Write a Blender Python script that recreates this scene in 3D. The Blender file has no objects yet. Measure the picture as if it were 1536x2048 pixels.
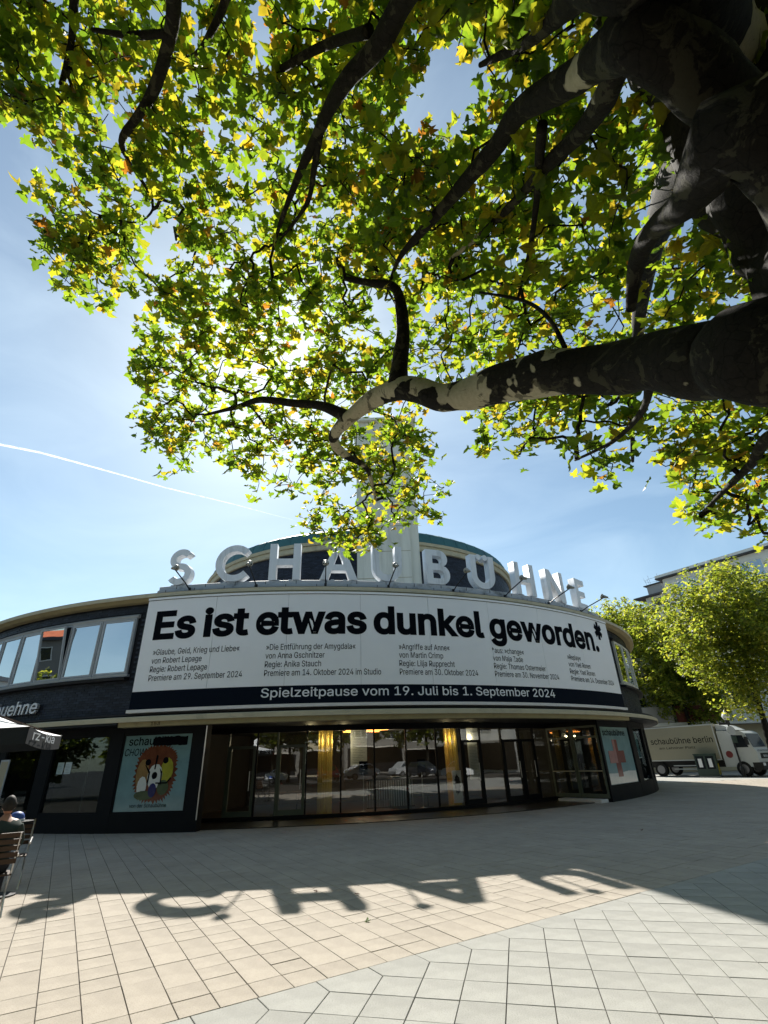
import bpy, math, random, os
import numpy as np
from mathutils import Matrix, Vector, noise as mnoise
random.seed(7); rng = np.random.default_rng(11)
SC = bpy.context.scene
COL = SC.collection
rad = math.radians

# ------------------------------------------------------------------ camera, world, sun, exposure
CAM_H = 1.7; FOC = 985.0; PITCH = rad(26.73); ROLL = rad(-2.01)
_F = np.array([0, math.cos(PITCH), math.sin(PITCH)]); _R0 = np.array([1., 0, 0]); _U0 = np.array([0, -math.sin(PITCH), math.cos(PITCH)])
_R = math.cos(ROLL)*_R0 + math.sin(ROLL)*_U0; _U = -math.sin(ROLL)*_R0 + math.cos(ROLL)*_U0
CAMO = np.array([0, 0, CAM_H])
cd = bpy.data.cameras.new('camera'); cam = bpy.data.objects.new('camera', cd); COL.objects.link(cam)
cd.sensor_fit = 'VERTICAL'; cd.sensor_height = 36.0; cd.lens = FOC/2048*36.0; cd.clip_start = 0.05; cd.clip_end = 6000
m = Matrix.Identity(4)
for i in range(3):
    m[i][0] = _R[i]; m[i][1] = _U[i]; m[i][2] = -_F[i]; m[i][3] = CAMO[i]
cam.matrix_world = m; SC.camera = cam
SUN_EL, SUN_AZ = 43.8, -17.0          # azimuth from +Y towards +X
w = bpy.data.worlds.new('World'); SC.world = w; w.use_nodes = True
nt = w.node_tree; nt.nodes.clear()
wo = nt.nodes.new('ShaderNodeOutputWorld'); bg = nt.nodes.new('ShaderNodeBackground'); sky = nt.nodes.new('ShaderNodeTexSky')
sky.sky_type = 'NISHITA'; sky.sun_disc = False; sky.sun_elevation = rad(SUN_EL); sky.sun_rotation = rad(SUN_AZ)
sky.air_density = 1.0; sky.dust_density = 0.55; sky.ozone_density = 1.3; sky.altitude = 40
bg.inputs['Strength'].default_value = 0.069
# thin cirrus veil, part of the sky all round
tc = nt.nodes.new('ShaderNodeTexCoord'); mp = nt.nodes.new('ShaderNodeMapping'); mp.inputs['Scale'].default_value = (1.2, 3.0, 5.0); mp.inputs['Rotation'].default_value = (0.2, 0.3, 0.5)
nz = nt.nodes.new('ShaderNodeTexNoise'); nz.inputs['Scale'].default_value = 1.6; nz.inputs['Detail'].default_value = 7; nz.inputs['Roughness'].default_value = 0.55; nz.inputs['Distortion'].default_value = 0.6
cr = nt.nodes.new('ShaderNodeMapRange'); cr.inputs['From Min'].default_value = 0.38; cr.inputs['From Max'].default_value = 0.85; cr.inputs['To Min'].default_value = 0.05; cr.inputs['To Max'].default_value = 0.30
mx = nt.nodes.new('ShaderNodeMix'); mx.data_type = 'RGBA'; mx.inputs['B'].default_value = (8.6, 10.4, 11.4, 1)
L = nt.links.new
L(tc.outputs['Generated'], mp.inputs['Vector']); L(mp.outputs[0], nz.inputs['Vector']); L(nz.outputs['Fac'], cr.inputs['Value'])
L(cr.outputs[0], mx.inputs['Factor']); tv = nt.nodes.new('ShaderNodeVectorMath'); tv.operation = 'MULTIPLY'; tv.inputs[1].default_value = (0.93, 1.05, 1.0); L(sky.outputs[0], tv.inputs[0]); L(tv.outputs[0], mx.inputs['A']); L(mx.outputs['Result'], bg.inputs['Color']); L(bg.outputs[0], wo.inputs['Surface'])
sd = bpy.data.lights.new('sun', 'SUN'); sun = bpy.data.objects.new('sun', sd); COL.objects.link(sun)
sd.energy = 5.0; sd.angle = rad(0.55); sd.color = (1.0, 0.95, 0.87)
SUN = Vector((math.cos(rad(SUN_EL))*math.sin(rad(SUN_AZ)), math.cos(rad(SUN_EL))*math.cos(rad(SUN_AZ)), math.sin(rad(SUN_EL))))
sun.rotation_euler = SUN.to_track_quat('Z', 'Y').to_euler()
sun.location = (0, 0, 60)
vs = SC.view_settings; SC.display_settings.display_device = 'sRGB'
vs.view_transform = 'Standard'; vs.look = 'None'; vs.gamma = 1; vs.use_curve_mapping = False; vs.exposure = 0.95
cy = SC.cycles; cy.max_bounces = 10; cy.transparent_max_bounces = 24; cy.transmission_bounces = 6; cy.diffuse_bounces = 4; cy.glossy_bounces = 4

def ray(x, y):
    v = FOC*_F + (x-768)*_R - (y-1024)*_U
    return v/np.linalg.norm(v)
def at_d(x, y, d): return CAMO + ray(x, y)*d
def at_y(x, y, Y):
    v = ray(x, y); return CAMO + v*Y/v[1]
def at_z(x, y, z):
    v = ray(x, y); return CAMO + v*(z-CAM_H)/v[2]
def px(P):
    d = np.asarray(P, float)-CAMO; k = d@_F
    return 768+FOC*(d@_R)/k, 1024-FOC*(d@_U)/k, k

# ------------------------------------------------------------------ materials
MATS = {}
def newmat(name):
    mt = bpy.data.materials.new(name); mt.use_nodes = True; n = mt.node_tree; n.nodes.clear()
    o = n.nodes.new('ShaderNodeOutputMaterial'); MATS[name] = mt
    return mt, n, o
def N(n, t, **kw):
    x = n.nodes.new(t)
    for k, v in kw.items():
        if k in x.inputs: x.inputs[k].default_value = v
        else: setattr(x, k, v)
    return x
def mat(name, col, rough=0.6, var=0.12, scale=6.0, metal=0.0, spec=0.4, bump=0.0, bscale=40.0, dirt=None, dirt_lo=0.55, dirt_hi=0.75, stretch=(1, 1, 1), emit=None, es=0.0, rnd=0.0, dscale=None):
    """procedural surface: noise-varied colour, optional dirt colour in noise patches, bump grain"""
    mt, n, o = newmat(name); l = n.links.new
    b = N(n, 'ShaderNodeBsdfPrincipled', Roughness=rough, Metallic=metal); b.inputs['Specular IOR Level'].default_value = spec
    t = N(n, 'ShaderNodeTexCoord'); mpn = N(n, 'ShaderNodeMapping', Scale=stretch); l(t.outputs['Object'], mpn.inputs[0])
    z = N(n, 'ShaderNodeTexNoise', Scale=scale, Detail=6.0, Roughness=0.6); l(mpn.outputs[0], z.inputs['Vector'])
    c = N(n, 'ShaderNodeMix', data_type='RGBA')
    c.inputs['A'].default_value = tuple(max(0, v*(1-var*1.6)) for v in col)+(1,); c.inputs['B'].default_value = tuple(min(1, v*(1+var*1.6)) for v in col)+(1,)
    l(z.outputs['Fac'], c.inputs['Factor']); out = c.outputs['Result']
    if rnd:
        oi = N(n, 'ShaderNodeObjectInfo'); at = N(n, 'ShaderNodeAttribute', attribute_name='rnd')
        ad = N(n, 'ShaderNodeMath', operation='ADD'); l(oi.outputs['Random'], ad.inputs[0]); l(at.outputs['Fac'], ad.inputs[1])
        fr = N(n, 'ShaderNodeMath', operation='FRACT'); l(ad.outputs[0], fr.inputs[0])
        mr = N(n, 'ShaderNodeMapRange'); mr.inputs['To Min'].default_value = 1-rnd; mr.inputs['To Max'].default_value = 1+rnd; l(fr.outputs[0], mr.inputs['Value'])
        vm = N(n, 'ShaderNodeVectorMath', operation='SCALE'); l(out, vm.inputs[0]); l(mr.outputs[0], vm.inputs['Scale']); out = vm.outputs[0]
    if dirt:
        z2 = N(n, 'ShaderNodeTexNoise', Scale=dscale or scale*0.6, Detail=8.0, Roughness=0.7, Distortion=0.4); l(mpn.outputs[0], z2.inputs['Vector'])
        r2 = N(n, 'ShaderNodeMapRange'); r2.inputs['From Min'].default_value = dirt_lo; r2.inputs['From Max'].default_value = dirt_hi; l(z2.outputs['Fac'], r2.inputs['Value'])
        c2 = N(n, 'ShaderNodeMix', data_type='RGBA'); c2.inputs['B'].default_value = tuple(dirt)+(1,); l(r2.outputs[0], c2.inputs['Factor']); l(out, c2.inputs['A']); out = c2.outputs['Result']
    if name.endswith('_slab'):
        vo = N(n, 'ShaderNodeTexVoronoi', Scale=2.3); l(t.outputs['Object'], vo.inputs['Vector']); wn = N(n, 'ShaderNodeTexNoise', Scale=30.0, Detail=2.0); l(t.outputs['Object'], wn.inputs['Vector'])
        ad2 = N(n, 'ShaderNodeMath', operation='MULTIPLY_ADD'); l(wn.outputs['Fac'], ad2.inputs[0]); ad2.inputs[1].default_value = 0.05; l(vo.outputs['Distance'], ad2.inputs[2])
        r5 = N(n, 'ShaderNodeMapRange'); r5.inputs['From Min'].default_value = 0.075; r5.inputs['From Max'].default_value = 0.085; r5.inputs['To Min'].default_value = 0.62; r5.inputs['To Max'].default_value = 1.0; l(ad2.outputs[0], r5.inputs['Value'])
        bz = N(n, 'ShaderNodeTexNoise', Scale=0.8, Detail=5.0, Roughness=0.65); l(t.outputs['Object'], bz.inputs['Vector']); r6 = N(n, 'ShaderNodeMapRange'); r6.inputs['From Min'].default_value = 0.35; r6.inputs['From Max'].default_value = 0.65; r6.inputs['To Min'].default_value = 0.88; r6.inputs['To Max'].default_value = 1.05; l(bz.outputs['Fac'], r6.inputs['Value'])
        m6 = N(n, 'ShaderNodeMath', operation='MULTIPLY'); l(r5.outputs[0], m6.inputs[0]); l(r6.outputs[0], m6.inputs[1]); v6 = N(n, 'ShaderNodeVectorMath', operation='SCALE'); l(out, v6.inputs[0]); l(m6.outputs[0], v6.inputs['Scale']); out = v6.outputs[0]
    l(out, b.inputs['Base Color'])
    if bump:
        z3 = N(n, 'ShaderNodeTexNoise', Scale=bscale, Detail=5.0, Roughness=0.6); l(t.outputs['Object'], z3.inputs['Vector'])
        bp = N(n, 'ShaderNodeBump', Strength=bump, Distance=0.01); l(z3.outputs['Fac'], bp.inputs['Height']); l(bp.outputs[0], b.inputs['Normal'])
    if emit:
        b.inputs['Emission Color'].default_value = tuple(emit)+(1,); b.inputs['Emission Strength'].default_value = es
    l(b.outputs[0], o.inputs['Surface'])
    return mt
def glass(name, tint, refl, rough=0.01, wav=0.0):
    """pane: see-through tint mixed with mirror reflection by angle"""
    mt, n, o = newmat(name); l = n.links.new
    tr = N(n, 'ShaderNodeBsdfTransparent', Color=tuple(tint)+(1,)); gl = N(n, 'ShaderNodeBsdfGlossy', Roughness=rough, Color=(0.93, 0.97, 1, 1))
    fr = N(n, 'ShaderNodeFresnel', IOR=1.5); mr = N(n, 'ShaderNodeMapRange'); mr.inputs['To Min'].default_value = refl; mr.inputs['To Max'].default_value = 1.0
    ge = N(n, 'ShaderNodeNewGeometry'); iv = N(n, 'ShaderNodeMath', operation='SUBTRACT'); iv.inputs[0].default_value = 1.0; l(ge.outputs['Backfacing'], iv.inputs[1]); fm_ = N(n, 'ShaderNodeMath', operation='MULTIPLY')
    l(fr.outputs[0], mr.inputs['Value']); ms = N(n, 'ShaderNodeMixShader'); l(mr.outputs[0], fm_.inputs[0]); l(iv.outputs[0], fm_.inputs[1]); l(fm_.outputs[0], ms.inputs[0]); l(tr.outputs[0], ms.inputs[1]); l(gl.outputs[0], ms.inputs[2])
    if wav:
        t = N(n, 'ShaderNodeTexCoord'); z = N(n, 'ShaderNodeTexNoise', Scale=1.1, Detail=1.0); l(t.outputs['Object'], z.inputs['Vector'])
        bp = N(n, 'ShaderNodeBump', Strength=wav, Distance=0.03); l(z.outputs['Fac'], bp.inputs['Height']); l(bp.outputs[0], gl.inputs['Normal']); 
    l(ms.outputs[0], o.inputs['Surface']); return mt
def leafmat(name, greens, gloss=0.25):
    mt, n, o = newmat(name); l = n.links.new
    oi = N(n, 'ShaderNodeObjectInfo'); at = N(n, 'ShaderNodeAttribute', attribute_name='rnd')
    ad = N(n, 'ShaderNodeMath', operation='ADD'); l(oi.outputs['Random'], ad.inputs[0]); l(at.outputs['Fac'], ad.inputs[1])
    fr = N(n, 'ShaderNodeMath', operation='FRACT'); l(ad.outputs[0], fr.inputs[0])
    rp = N(n, 'ShaderNodeValToRGB'); e = rp.color_ramp.elements
    while len(e) < len(greens): e.new(0.5)
    for i, (p_, c_) in enumerate(greens): e[i].position = p_; e[i].color = tuple(c_)+(1,)
    l(fr.outputs[0], rp.inputs[0])
    t = N(n, 'ShaderNodeTexCoord'); z = N(n, 'ShaderNodeTexNoise', Scale=14.0, Detail=4.0); l(t.outputs['Object'], z.inputs['Vector'])
    mr = N(n, 'ShaderNodeMapRange'); mr.inputs['To Min'].default_value = 0.7; mr.inputs['To Max'].default_value = 1.3; l(z.outputs['Fac'], mr.inputs['Value'])
    sc = N(n, 'ShaderNodeVectorMath', operation='SCALE'); l(rp.outputs[0], sc.inputs[0]); l(mr.outputs[0], sc.inputs['Scale'])
    df = N(n, 'ShaderNodeBsdfPrincipled', Roughness=0.5); df.inputs['Specular IOR Level'].default_value = 0.35; l(sc.outputs[0], df.inputs['Base Color'])
    tl = N(n, 'ShaderNodeBsdfTranslucent'); tm = N(n, 'ShaderNodeVectorMath', operation='MULTIPLY'); tm.inputs[1].default_value = (8.3, 7.2, 2.4); l(sc.outputs[0], tm.inputs[0]); l(tm.outputs[0], tl.inputs['Color'])
    ms = N(n, 'ShaderNodeMixShader'); ms.inputs[0].default_value = 0.58; l(df.outputs[0], ms.inputs[1]); l(tl.outputs[0], ms.inputs[2]); l(ms.outputs[0], o.inputs['Surface'])
    return mt
def barkmat(name, thresh=0.5):
    """plane-tree bark: dark plates peeled off in ragged patches down to cream wood"""
    mt, n, o = newmat(name); l = n.links.new
    t = N(n, 'ShaderNodeTexCoord')
    warp = N(n, 'ShaderNodeTexNoise', Scale=3.0, Detail=5.0); l(t.outputs['Object'], warp.inputs['Vector'])
    va = N(n, 'ShaderNodeVectorMath', operation='SCALE'); va.inputs['Scale'].default_value = 0.25; l(warp.outputs['Color'], va.inputs[0])
    vb = N(n, 'ShaderNodeVectorMath', operation='ADD'); l(t.outputs['Object'], vb.inputs[0]); l(va.outputs[0], vb.inputs[1])
    z = N(n, 'ShaderNodeTexNoise', Scale=1.7, Detail=3.0, Roughness=0.55); l(vb.outputs[0], z.inputs['Vector'])
    at = N(n, 'ShaderNodeAttribute', attribute_name='peel')
    sm = N(n, 'ShaderNodeMath', operation='ADD'); l(z.outputs['Fac'], sm.inputs[0]); l(at.outputs['Fac'], sm.inputs[1])
    st = N(n, 'ShaderNodeMapRange'); st.inputs['From Min'].default_value = thresh; st.inputs['From Max'].default_value = thresh+0.012; l(sm.outputs[0], st.inputs['Value'])
    f1 = N(n, 'ShaderNodeTexNoise', Scale=22.0, Detail=6.0, Roughness=0.7); l(t.outputs['Object'], f1.inputs['Vector'])
    dk = N(n, 'ShaderNodeMix', data_type='RGBA'); dk.inputs['A'].default_value = (0.003, 0.003, 0.0025, 1); dk.inputs['B'].default_value = (0.032, 0.028, 0.021, 1); l(f1.outputs['Fac'], dk.inputs['Factor'])
    lt = N(n, 'ShaderNodeMix', data_type='RGBA'); lt.inputs['A'].default_value = (0.26, 0.24, 0.15, 1); lt.inputs['B'].default_value = (0.62, 0.57, 0.40, 1); l(f1.outputs['Fac'], lt.inputs['Factor'])
    c = N(n, 'ShaderNodeMix', data_type='RGBA'); l(st.outputs[0], c.inputs['Factor']); l(dk.outputs['Result'], c.inputs['A']); l(lt.outputs['Result'], c.inputs['B'])
    z5 = N(n, 'ShaderNodeTexNoise', Scale=4.2, Detail=5.0, Roughness=0.65, Distortion=0.8); l(vb.outputs[0], z5.inputs['Vector'])
    m5 = N(n, 'ShaderNodeMapRange'); m5.inputs['From Min'].default_value = 0.55; m5.inputs['From Max'].default_value = 0.585; m5.inputs['To Max'].default_value = 0.75; l(z5.outputs['Fac'], m5.inputs['Value'])
    c5 = N(n, 'ShaderNodeMix', data_type='RGBA'); c5.inputs['B'].default_value = (0.065, 0.062, 0.038, 1); l(m5.outputs[0], c5.inputs['Factor']); l(c.outputs['Result'], c5.inputs['A'])
    b = N(n, 'ShaderNodeBsdfPrincipled', Roughness=0.85); b.inputs['Specular IOR Level'].default_value = 0.2; l((c5 if name != 'bark_trunk' else c).outputs['Result'], b.inputs['Base Color'])
    vo = N(n, 'ShaderNodeTexVoronoi', Scale=11.0, feature='DISTANCE_TO_EDGE'); l(vb.outputs[0], vo.inputs['Vector'])
    vr = N(n, 'ShaderNodeMapRange'); vr.inputs['From Max'].default_value = 0.05; vr.inputs['To Min'].default_value = 0.35; l(vo.outputs['Distance'], vr.inputs['Value'])
    vs2 = N(n, 'ShaderNodeVectorMath', operation='SCALE'); l(dk.outputs['Result'], vs2.inputs[0]); l(vr.outputs[0], vs2.inputs['Scale']); n.links.remove(c.inputs['A'].links[0]); l(vs2.outputs[0], c.inputs['A'])
    h = N(n, 'ShaderNodeMath', operation='MULTIPLY_ADD'); l(st.outputs[0], h.inputs[0]); h.inputs[1].default_value = -0.6; l(f1.outputs['Fac'], h.inputs[2])
    bp = N(n, 'ShaderNodeBump', Strength=0.7, Distance=0.012); l(h.outputs[0], bp.inputs['Height']); l(bp.outputs[0], b.inputs['Normal']); l(b.outputs[0], o.inputs['Surface'])
    return mt

mat('beige_slab', (0.365, 0.325, 0.272), 0.9, 0.10, 5, spec=0.2, bump=0.5, bscale=160, rnd=0.045, dirt=(0.19, 0.165, 0.135), dirt_lo=0.48, dirt_hi=0.80, dscale=85)
mat('grey_slab', (0.335, 0.332, 0.308), 0.9, 0.10, 5, spec=0.2, bump=0.5, bscale=190, rnd=0.045, dirt=(0.17, 0.175, 0.155), dirt_lo=0.48, dirt_hi=0.80, dscale=95)
mat('joint_sand', (0.05, 0.043, 0.035), 0.95, 0.3, 20)
mat('asphalt', (0.055, 0.055, 0.055), 0.9, 0.2, 3, bump=0.3, bscale=120)
mat('clinker', (0.018, 0.023, 0.038), 0.5, 0.35, 3, spec=0.3, rnd=0.45, bump=0.3, bscale=60)
mat('mortar', (0.008, 0.009, 0.013), 0.9, 0.2, 10)
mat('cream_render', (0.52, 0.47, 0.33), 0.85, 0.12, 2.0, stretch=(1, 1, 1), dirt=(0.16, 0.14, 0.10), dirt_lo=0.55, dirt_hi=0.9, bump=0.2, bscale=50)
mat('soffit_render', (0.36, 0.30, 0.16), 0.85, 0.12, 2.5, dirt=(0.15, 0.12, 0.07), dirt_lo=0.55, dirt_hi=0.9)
mat('ledge_metal', (0.46, 0.48, 0.50), 0.6, 0.12, 2, dirt=(0.10, 0.11, 0.11), dirt_lo=0.52, dirt_hi=0.72, bump=0.1)
mat('white_strip', (0.72, 0.70, 0.68), 0.6, 0.06, 2, dirt=(0.09, 0.06, 0.05), dirt_lo=0.66, dirt_hi=0.72, dscale=5)
mat('dark_trim', (0.010, 0.011, 0.014), 0.6, 0.3, 5)
mat('roof_felt', (0.12, 0.12, 0.12), 0.9, 0.2, 3)
mat('copper_green', (0.035, 0.13, 0.135), 0.6, 0.2, 2, stretch=(1, 1, 1), dirt=(0.02, 0.07, 0.08), dirt_lo=0.5, dirt_hi=0.8)
mat('fin_render', (0.76, 0.75, 0.66), 0.85, 0.06, 1.2, dirt=(0.46, 0.45, 0.38), dirt_lo=0.48, dirt_hi=0.80, stretch=(1.6, 1.6, 0.12), bump=0.1)
mat('banner_white', (0.90, 0.91, 0.92), 0.55, 0.03, 1.0)
mat('banner_seam', (0.50, 0.51, 0.53), 0.7, 0.03)
mat('banner_black', (0.004, 0.008, 0.016), 0.8, 0.1, spec=0.08)
mat('print_black', (0.004, 0.005, 0.008), 0.8, 0.05, spec=0.05)
mat('print_white', (0.78, 0.80, 0.82), 0.55, 0.03)
mat('letter_paint', (0.78, 0.81, 0.84), 0.45, 0.06, 2.5, dirt=(0.26, 0.28, 0.28), dirt_lo=0.52, dirt_hi=0.85, stretch=(2.2, 2.2, 0.35))
mat('frame_grey', (0.42, 0.45, 0.47), 0.5, 0.08, 3)
mat('frame_cream', (0.60, 0.60, 0.52), 0.5, 0.08, 3)
mat('frame_dark', (0.007, 0.008, 0.010), 0.6, 0.2, 3, spec=0.15)
mat('frame_olive', (0.10, 0.12, 0.09), 0.4, 0.1, 3)
mat('black_metal', (0.012, 0.012, 0.014), 0.45, 0.2, 6)
mat('lamp_ceramic', (0.30, 0.28, 0.22), 0.4, 0.1, 6)
mat('gold', (0.72, 0.52, 0.14), 0.38, 0.2, 5, metal=0.9, stretch=(6, 6, 0.3))
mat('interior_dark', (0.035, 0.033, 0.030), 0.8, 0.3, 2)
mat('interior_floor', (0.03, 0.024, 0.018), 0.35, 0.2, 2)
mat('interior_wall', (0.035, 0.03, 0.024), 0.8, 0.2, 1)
mat('blind', (0.10, 0.13, 0.16), 0.8, 0.1)
mat('lamp_orange', (1.0, 0.45, 0.12), 0.5, emit=(1.0, 0.32, 0.06), es=4.0)
mat('poster_teal', (0.18, 0.31, 0.33), 0.12, 0.18, 2.5)
mat('poster_brown', (0.15, 0.045, 0.025), 0.12, 0.4, 6)
mat('poster_tan', (0.30, 0.18, 0.07), 0.12, 0.3, 6)
mat('poster_yellow', (0.36, 0.34, 0.04), 0.12, 0.3, 5)
mat('poster_white', (0.70, 0.70, 0.66), 0.12, 0.1)
mat('poster_blue', (0.02, 0.025, 0.12), 0.12, 0.2)
mat('poster_green', (0.07, 0.10, 0.05), 0.12, 0.3)
mat('poster_red', (0.22, 0.055, 0.045), 0.12, 0.15)
mat('poster_rose', (0.42, 0.20, 0.18), 0.12, 0.15)
mat('paper', (0.75, 0.78, 0.82), 0.7, 0.03)
mat('umbrella_white', (0.80, 0.80, 0.79), 0.8, 0.03, 3)
mat('umbrella_black', (0.012, 0.018, 0.024), 0.8, 0.1)
mat('wood', (0.045, 0.022, 0.010), 0.6, 0.3, 4, stretch=(1, 8, 8))
mat('steel', (0.5, 0.5, 0.5), 0.3, 0.1, metal=0.9)
mat('skin', (0.36, 0.18, 0.12), 0.55, 0.1, 8)
mat('hair', (0.015, 0.012, 0.010), 0.7, 0.3, 30)
mat('shirt', (0.025, 0.04, 0.035), 0.9, 0.2, 8)
mat('trousers', (0.015, 0.017, 0.025), 0.9, 0.2, 8)
mat('cap_blue', (0.03, 0.08, 0.30), 0.5, 0.1)
mat('truck_box', (0.31, 0.29, 0.21), 0.5, 0.05, 1)
mat('truck_white', (0.50, 0.52, 0.51), 0.35, 0.04, 1)
mat('rubber', (0.012, 0.012, 0.012), 0.9, 0.2)
mat('truck_under', (0.015, 0.015, 0.015), 0.7, 0.2)
mat('hub', (0.25, 0.25, 0.26), 0.4, 0.1, metal=0.7)
mat('logo_red', (0.18, 0.03, 0.03), 0.5)
mat('awning_blue', (0.012, 0.02, 0.09), 0.7)
mat('kiosk_green', (0.035, 0.06, 0.05), 0.4, 0.1)
mat('warning_yellow', (0.55, 0.45, 0.03), 0.5)
mat('facade_white', (0.66, 0.66, 0.62), 0.85, 0.05, 0.6, dirt=(0.45, 0.44, 0.40), dirt_lo=0.55, dirt_hi=0.95)
mat('facade_far', (0.20, 0.19, 0.17), 0.85, 0.1, 0.6)
mat('facade_beige', (0.42, 0.37, 0.26), 0.85, 0.06, 0.6)
mat('facade_grey', (0.30, 0.30, 0.30), 0.85, 0.06, 0.6)
mat('balcony_red', (0.13, 0.035, 0.025), 0.8, 0.1)
mat('roof_red', (0.40, 0.11, 0.05), 0.85, 0.25, 2.0, rnd=0.15)
mat('roof_dark', (0.06, 0.06, 0.065), 0.8, 0.1)
mat('canvas', (0.62, 0.58, 0.50), 0.8, 0.05)
mat('car_white', (0.72, 0.73, 0.74), 0.25, 0.02, spec=0.6)
mat('car_red', (0.45, 0.02, 0.02), 0.25, 0.02, spec=0.6)
mat('car_dark', (0.03, 0.035, 0.045), 0.25, 0.02, spec=0.6)
mat('car_silver', (0.40, 0.41, 0.42), 0.3, 0.02, spec=0.6)
mat('car_glass', (0.02, 0.025, 0.03), 0.05, 0.02, spec=0.8)
mat('concrete', (0.38, 0.37, 0.34), 0.9, 0.1, 4)
mat('lamp_glass', (0.75, 0.76, 0.78), 0.2, 0.02)
glass('shop_glass', (0.90, 0.94, 0.93), 0.06, wav=0.03)
glass('entrance_glass', (0.85, 0.88, 0.86), 0.13, wav=0.035)
glass('upper_glass', (0.25, 0.30, 0.33), 0.62, wav=0.04)
glass('far_glass', (0.3, 0.35, 0.4), 0.45)
barkmat('bark_trunk', 0.95); barkmat('bark_limb', 0.56); barkmat('bark_small', 0.66)
GR = [(0.0, (0.018, 0.036, 0.007)), (0.30, (0.030, 0.056, 0.009)), (0.58, (0.050, 0.074, 0.011)), (0.80, (0.070, 0.080, 0.012)), (0.97, (0.09, 0.075, 0.015)), (0.994, (0.08, 0.036, 0.012))]
leafmat('plane_leaf', GR)
leafmat('street_leaf', [(0.0, (0.024, 0.040, 0.011)), (0.5, (0.050, 0.067, 0.018)), (1.0, (0.080, 0.088, 0.026))])
mtc, nc, oc = newmat('contrail_ice')
_a = N(nc, 'ShaderNodeBsdfTransparent'); _b = N(nc, 'ShaderNodeBsdfTranslucent', Color=(0.95, 0.96, 1, 1)); _m = N(nc, 'ShaderNodeMixShader')
_t = N(nc, 'ShaderNodeTexCoord'); _z = N(nc, 'ShaderNodeTexNoise', Scale=0.03, Detail=6.0, Roughness=0.7); nc.links.new(_t.outputs['Object'], _z.inputs['Vector'])
_at = N(nc, 'ShaderNodeAttribute', attribute_name='dens'); _mr = N(nc, 'ShaderNodeMapRange'); _mr.inputs['From Min'].default_value = 0.34; _mr.inputs['From Max'].default_value = 0.72
nc.links.new(_z.outputs['Fac'], _mr.inputs['Value']); _mu = N(nc, 'ShaderNodeMath', operation='MULTIPLY'); nc.links.new(_mr.outputs[0], _mu.inputs[0]); nc.links.new(_at.outputs['Fac'], _mu.inputs[1])
nc.links.new(_mu.outputs[0], _m.inputs[0]); nc.links.new(_a.outputs[0], _m.inputs[1]); nc.links.new(_b.outputs[0], _m.inputs[2]); nc.links.new(_m.outputs[0], oc.inputs['Surface'])

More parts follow.
